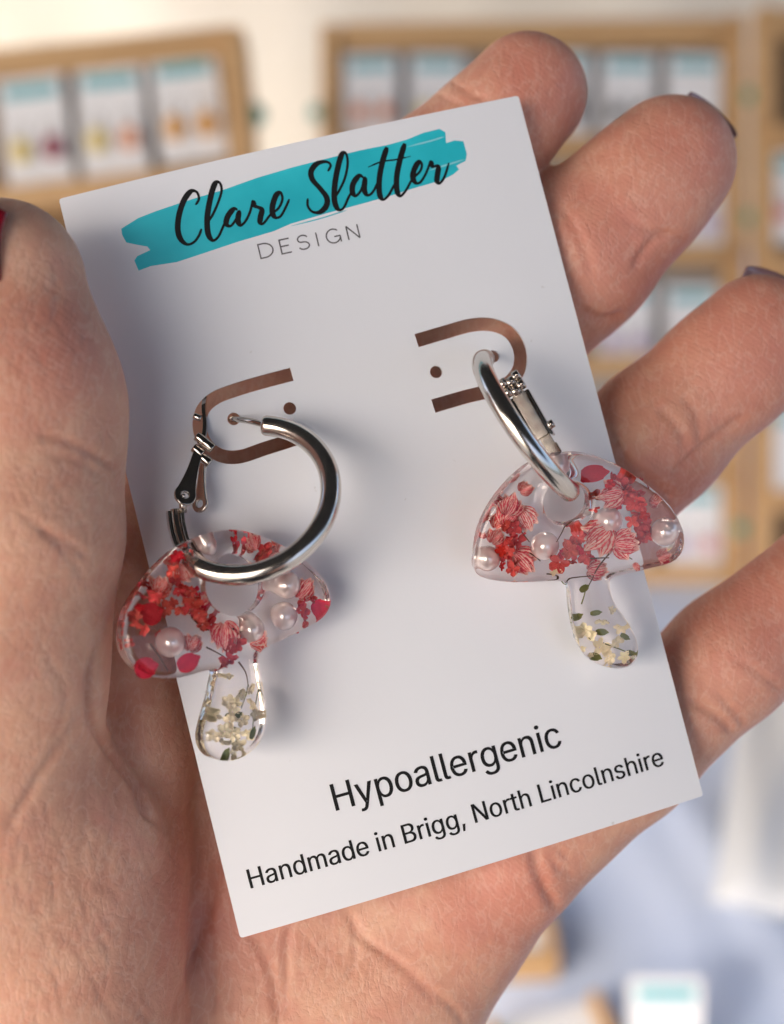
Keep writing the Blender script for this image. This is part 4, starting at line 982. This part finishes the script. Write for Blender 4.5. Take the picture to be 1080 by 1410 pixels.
flat_thing(760, 1440, 130, 60, 'low pine edged tray cut off at the bottom edge of the photo', 'card_tray', CARDW, .02, .28)
# easel with one card at the bottom right
ec = on_z(914, 1545, .757); fw = unit(M3 @ np.array([0, 0, -1.0])); upc = unit(M3 @ np.array([0, 1.0, 0])); k = np.linalg.norm(ec - T3) / F
er = thing('card_easel', ec, 'tiny pine easel holding a single card, at the bottom right of the cloth', 'easel')
wadd(er, 'easel_foot', wbox(ec + np.array([0, 0, .008]), (1, 0, 0), (0, 1, 0), (0, 0, 1), .05, .05, .014), WOOD)
wadd(er, 'easel_back', wbox(ec + upc * .036 + fw * .006 + np.array([0, 0, .012]), (1, 0, 0), upc, fw, .044, .07, .004), WOOD)
display_card(ec + upc * .05 + np.array([0, 0, .012]), np.array([1, 0, 0]), upc, -fw, 92 * k, 150 * k, 'single white card with a dark teal band standing on the tablecloth')
far_earring(ec + upc * .032 + np.array([0, 0, .012]) - fw * .002, np.array([1, 0, 0]), upc, -fw, 'maroon', 'dark drop earring on the single card standing on the tablecloth')
# grey clear plastic bag on the right
def bag():
    c = on_z(1125, 1075, .757); V = []; n, m = 40, 30; rs_ = np.random.RandomState(5)
    ph = rs_.rand(8) * 6
    for j in range(m + 1):
        for i in range(n + 1):
            u, v = i / n * 2 - 1, j / m * 2 - 1
            x, y = u * .075, v * .16
            z = .028 * max(0, (1 - u ** 4) * (1 - v ** 4)) ** .6 * (1 + .14 * math.sin(6 * u + 2 * v + ph[0]) + .10 * math.sin(9 * u - 3 * v + ph[1]))
            a = .28; V.append((c[0] + x * math.cos(a) + y * math.sin(a), c[1] - x * math.sin(a) + y * math.cos(a), .759 + z))
    Fc = [[j * (n + 1) + i, j * (n + 1) + i + 1, (j + 1) * (n + 1) + i + 1, (j + 1) * (n + 1) + i] for j in range(m) for i in range(n)]
    mm = mat('grey_paper_bag', (0.62, 0.64, 0.66), .45)
    o = mesh_obj('paper_bag', V, Fc, mm, None, True, True)
    o.modifiers.new('t', 'SOLIDIFY').thickness = .001
    props(o, 'crumpled pale grey bag lying on the cloth at the right edge', 'bag')
bag()

# ------------------------------------------------------------------ the photographer and phone, unseen behind the camera, faintly mirrored in the hoops
COAT = mat('navy_coat', (0.018, 0.020, 0.028), 0.85)
HAIRM = mat('dark_hair', (0.03, 0.018, 0.012), 0.6)
TROUS = mat('black_trousers', (0.02, 0.02, 0.02), 0.85)
SHOE = mat('black_shoe', (0.015, 0.015, 0.015), 0.4)
PHB = mat('black_phone', (0.01, 0.01, 0.012), 0.2)
SK2 = mat('face_skin', (0.60, 0.34, 0.25), 0.5)
A = lambda *v: np.array(v, np.float32)
HX, HY = 0.02, -0.40
GRIP = A(*(to_world((44, -95, 24))))
R_SH, R_EL = A(.20, -.47, 1.43), A(.31, -.36, 1.19)
R_WR = GRIP + A(.02, -.06, -.07)
L_SH, L_EL = A(-.17, -.47, 1.43), A(-.25, -.24, 1.20)
L_WR = A(*to_world(P(-440, 2230, -11)))
def body_sdf(X):
    d = ell(X, (HX, HY, 1.735), (.075, .098, .115))
    d = smin(d, cone(X, A(HX, HY + .095, 1.735), A(HX, HY + .108, 1.715), .010, .015), .02)
    d = smin(d, ell(X, (HX, HY + .045, 1.655), (.048, .05, .04)), .04)
    for sg in (-1, 1):
        d = smin(d, ell(X, (HX + sg * .076, HY - .005, 1.73), (.010, .022, .032)), .01)
        d = np.maximum(d, -ell(X, (HX + sg * .031, HY + .105, 1.748), (.014, .012, .008)))
    d = smin(d, cone(X, A(HX, HY - .03, 1.64), A(HX, HY - .06, 1.50), .052, .060), .03)
    d = smin(d, ell(X, (HX, -.47, 1.28), (.165, .10, .25)), .05)
    d = smin(d, ell(X, (HX, -.47, .96), (.155, .11, .13)), .08)
    for sg in (-1, 1):
        d = smin(d, cone(X, A(HX + sg * .085, -.47, .93), A(HX + sg * .10, -.455, .49), .078, .055), .03)
        d = smin(d, cone(X, A(HX + sg * .10, -.455, .49), A(HX + sg * .10, -.48, .09), .052, .036), .02)
        d = smin(d, cone(X, A(HX + sg * .10, -.49, .05), A(HX + sg * .12, -.33, .035), .036, .030), .02)
    d = smin(d, chain(X, [(R_SH, .052), (R_EL, .040), (R_WR, .026), (GRIP + A(.005, -.01, -.02), .030)], .02), .03)
    d = smin(d, chain(X, [(L_SH, .052), (L_EL, .040), (L_WR, .024)], .02), .03)
    for k in range(4):                       # fingers round the phone's right edge
        b = A(*to_world((46, -70 - 19 * k, 26))); c_ = A(*to_world((44, -68 - 19 * k, 2))); t = A(*to_world((16 + 3 * abs(k - 1), -64 - 19 * k, -2)))
        d = smin(d, chain(X, [(b, .0095), (c_, .0088), (t, .0075)], .004), .006)
    d = smin(d, chain(X, [(A(*to_world((30, -120, 36))), .012), (A(*to_world((5, -98, 30))), .010), (A(*to_world((-8, -84, 27))), .008)], .004), .008)
    return d
def coat_sdf(X):
    d = ell(X, (HX, -.47, 1.27), (.200, .138, .27))
    d = smin(d, cone(X, A(HX, -.47, 1.15), A(HX, -.47, .80), .17, .185) , .06)
    d = smin(d, cone(X, A(HX, -.455, 1.49), A(HX, -.45, 1.545), .085, .078), .03)
    d = smin(d, chain(X, [(R_SH, .072), (R_EL, .060), (R_EL + (R_WR - R_EL) * .93, .042)], .02), .05)
    d = smin(d, chain(X, [(L_SH, .072), (L_EL, .060), (L_EL + (L_WR - L_EL) * .95, .044)], .02), .05)
    d = np.maximum(d, -cone(X, A(HX, -.44, 1.50), A(HX, -.43, 1.70), .066, .070))
    return np.maximum(d, .70 - X[:, 2]) + .003 * np.sin(X[:, 2] * 60 + 8 * X[:, 0])
def hair_sdf(X):
    d = ell(X, (HX, HY - .022, 1.75), (.093, .105, .122))
    d = smin(d, ell(X, (HX, HY - .07, 1.62), (.095, .06, .13)), .05)
    d = np.maximum(d, -ell(X, (HX, HY + .085, 1.70), (.066, .085, .095)))
    return d + .002 * np.sin(X[:, 0] * 300 + 20 * X[:, 2])
def legs_sdf(X):
    d = ell(X, (HX, -.47, .95), (.168, .122, .12))
    for sg in (-1, 1): d = smin(d, chain(X, [(A(HX + sg * .085, -.47, .93), .09), (A(HX + sg * .10, -.455, .49), .068), (A(HX + sg * .10, -.48, .10), .056)], .02), .03)
    return np.maximum(d, .085 - X[:, 2])
def netted(name, fn, lo, hi, h, m, parent=None):
    V, Qd, _ = surface_nets(fn, lo, hi, h, 2); return mesh_obj(name, V, Qd, m, parent, True, True)
person = netted('person', body_sdf, (-.36, -.66, -.01), (.42, .16, 1.9), .0085, SK2)
props(person, 'photographer in a dark coat, unseen behind the camera, faintly mirrored in the hoops', 'person')
netted('coat', coat_sdf, (-.36, -.70, .66), (.42, .12, 1.64), .014, COAT, person)
netted('hair', hair_sdf, (-.12, -.56, 1.45), (.16, -.26, 1.90), .009, HAIRM, person)
netted('trousers', legs_sdf, (-.25, -.65, .06), (.28, -.30, 1.1), .014, TROUS, person)
for sg in (-1, 1):
    netted('shoe', lambda X: np.maximum(chain(X, [(A(HX + sg * .10, -.50, .055), .05), (A(HX + sg * .115, -.38, .04), .042), (A(HX + sg * .125, -.31, .033), .034)], .02), .004 - X[:, 2]), (HX + sg * .11 - .09, -.6, -.005), (HX + sg * .11 + .09, -.24, .13), .009, SHOE, person)
phone = thing('phone', to_world((0, -58, 10)), 'black phone in the photographer\'s hand, mirrored in the steel hoops', 'phone')
def rrect(w_, h_, r, cx=0, cy=0, n=6):
    out = []
    for ax_, ay, a0 in ((1, 1, 0), (-1, 1, 90), (-1, -1, 180), (1, -1, 270)):
        out += [(cx + ax_ * (w_ / 2 - r) + r * math.cos(R(a0 + 90 * i / n)), cy + ay * (h_ / 2 - r) + r * math.sin(R(a0 + 90 * i / n))) for i in range(n + 1)]
    return out
v_, f_ = curve_solid([rrect(76, 160, 10)], 3.2, .9, 3); add(phone, 'phone_body', (v_ + np.array([0, -58, 10]), f_), PHB, sharp=40)
v_, f_ = curve_solid([rrect(70, 153, 8)], .12); add(phone, 'screen', (v_ + np.array([0, -58, 14.3]), f_), PHB, False)
for x_, y_ in ((0, 0), (0, -24), (22, -12)):
    v_, f_ = curve_solid([circle2((0, 0), 7.5, 32), circle2((0, 0), 5.6, 32)], .5); add(phone, 'lens_ring', (v_ + np.array([x_, y_, 5.3]), f_), STEEL2, False)
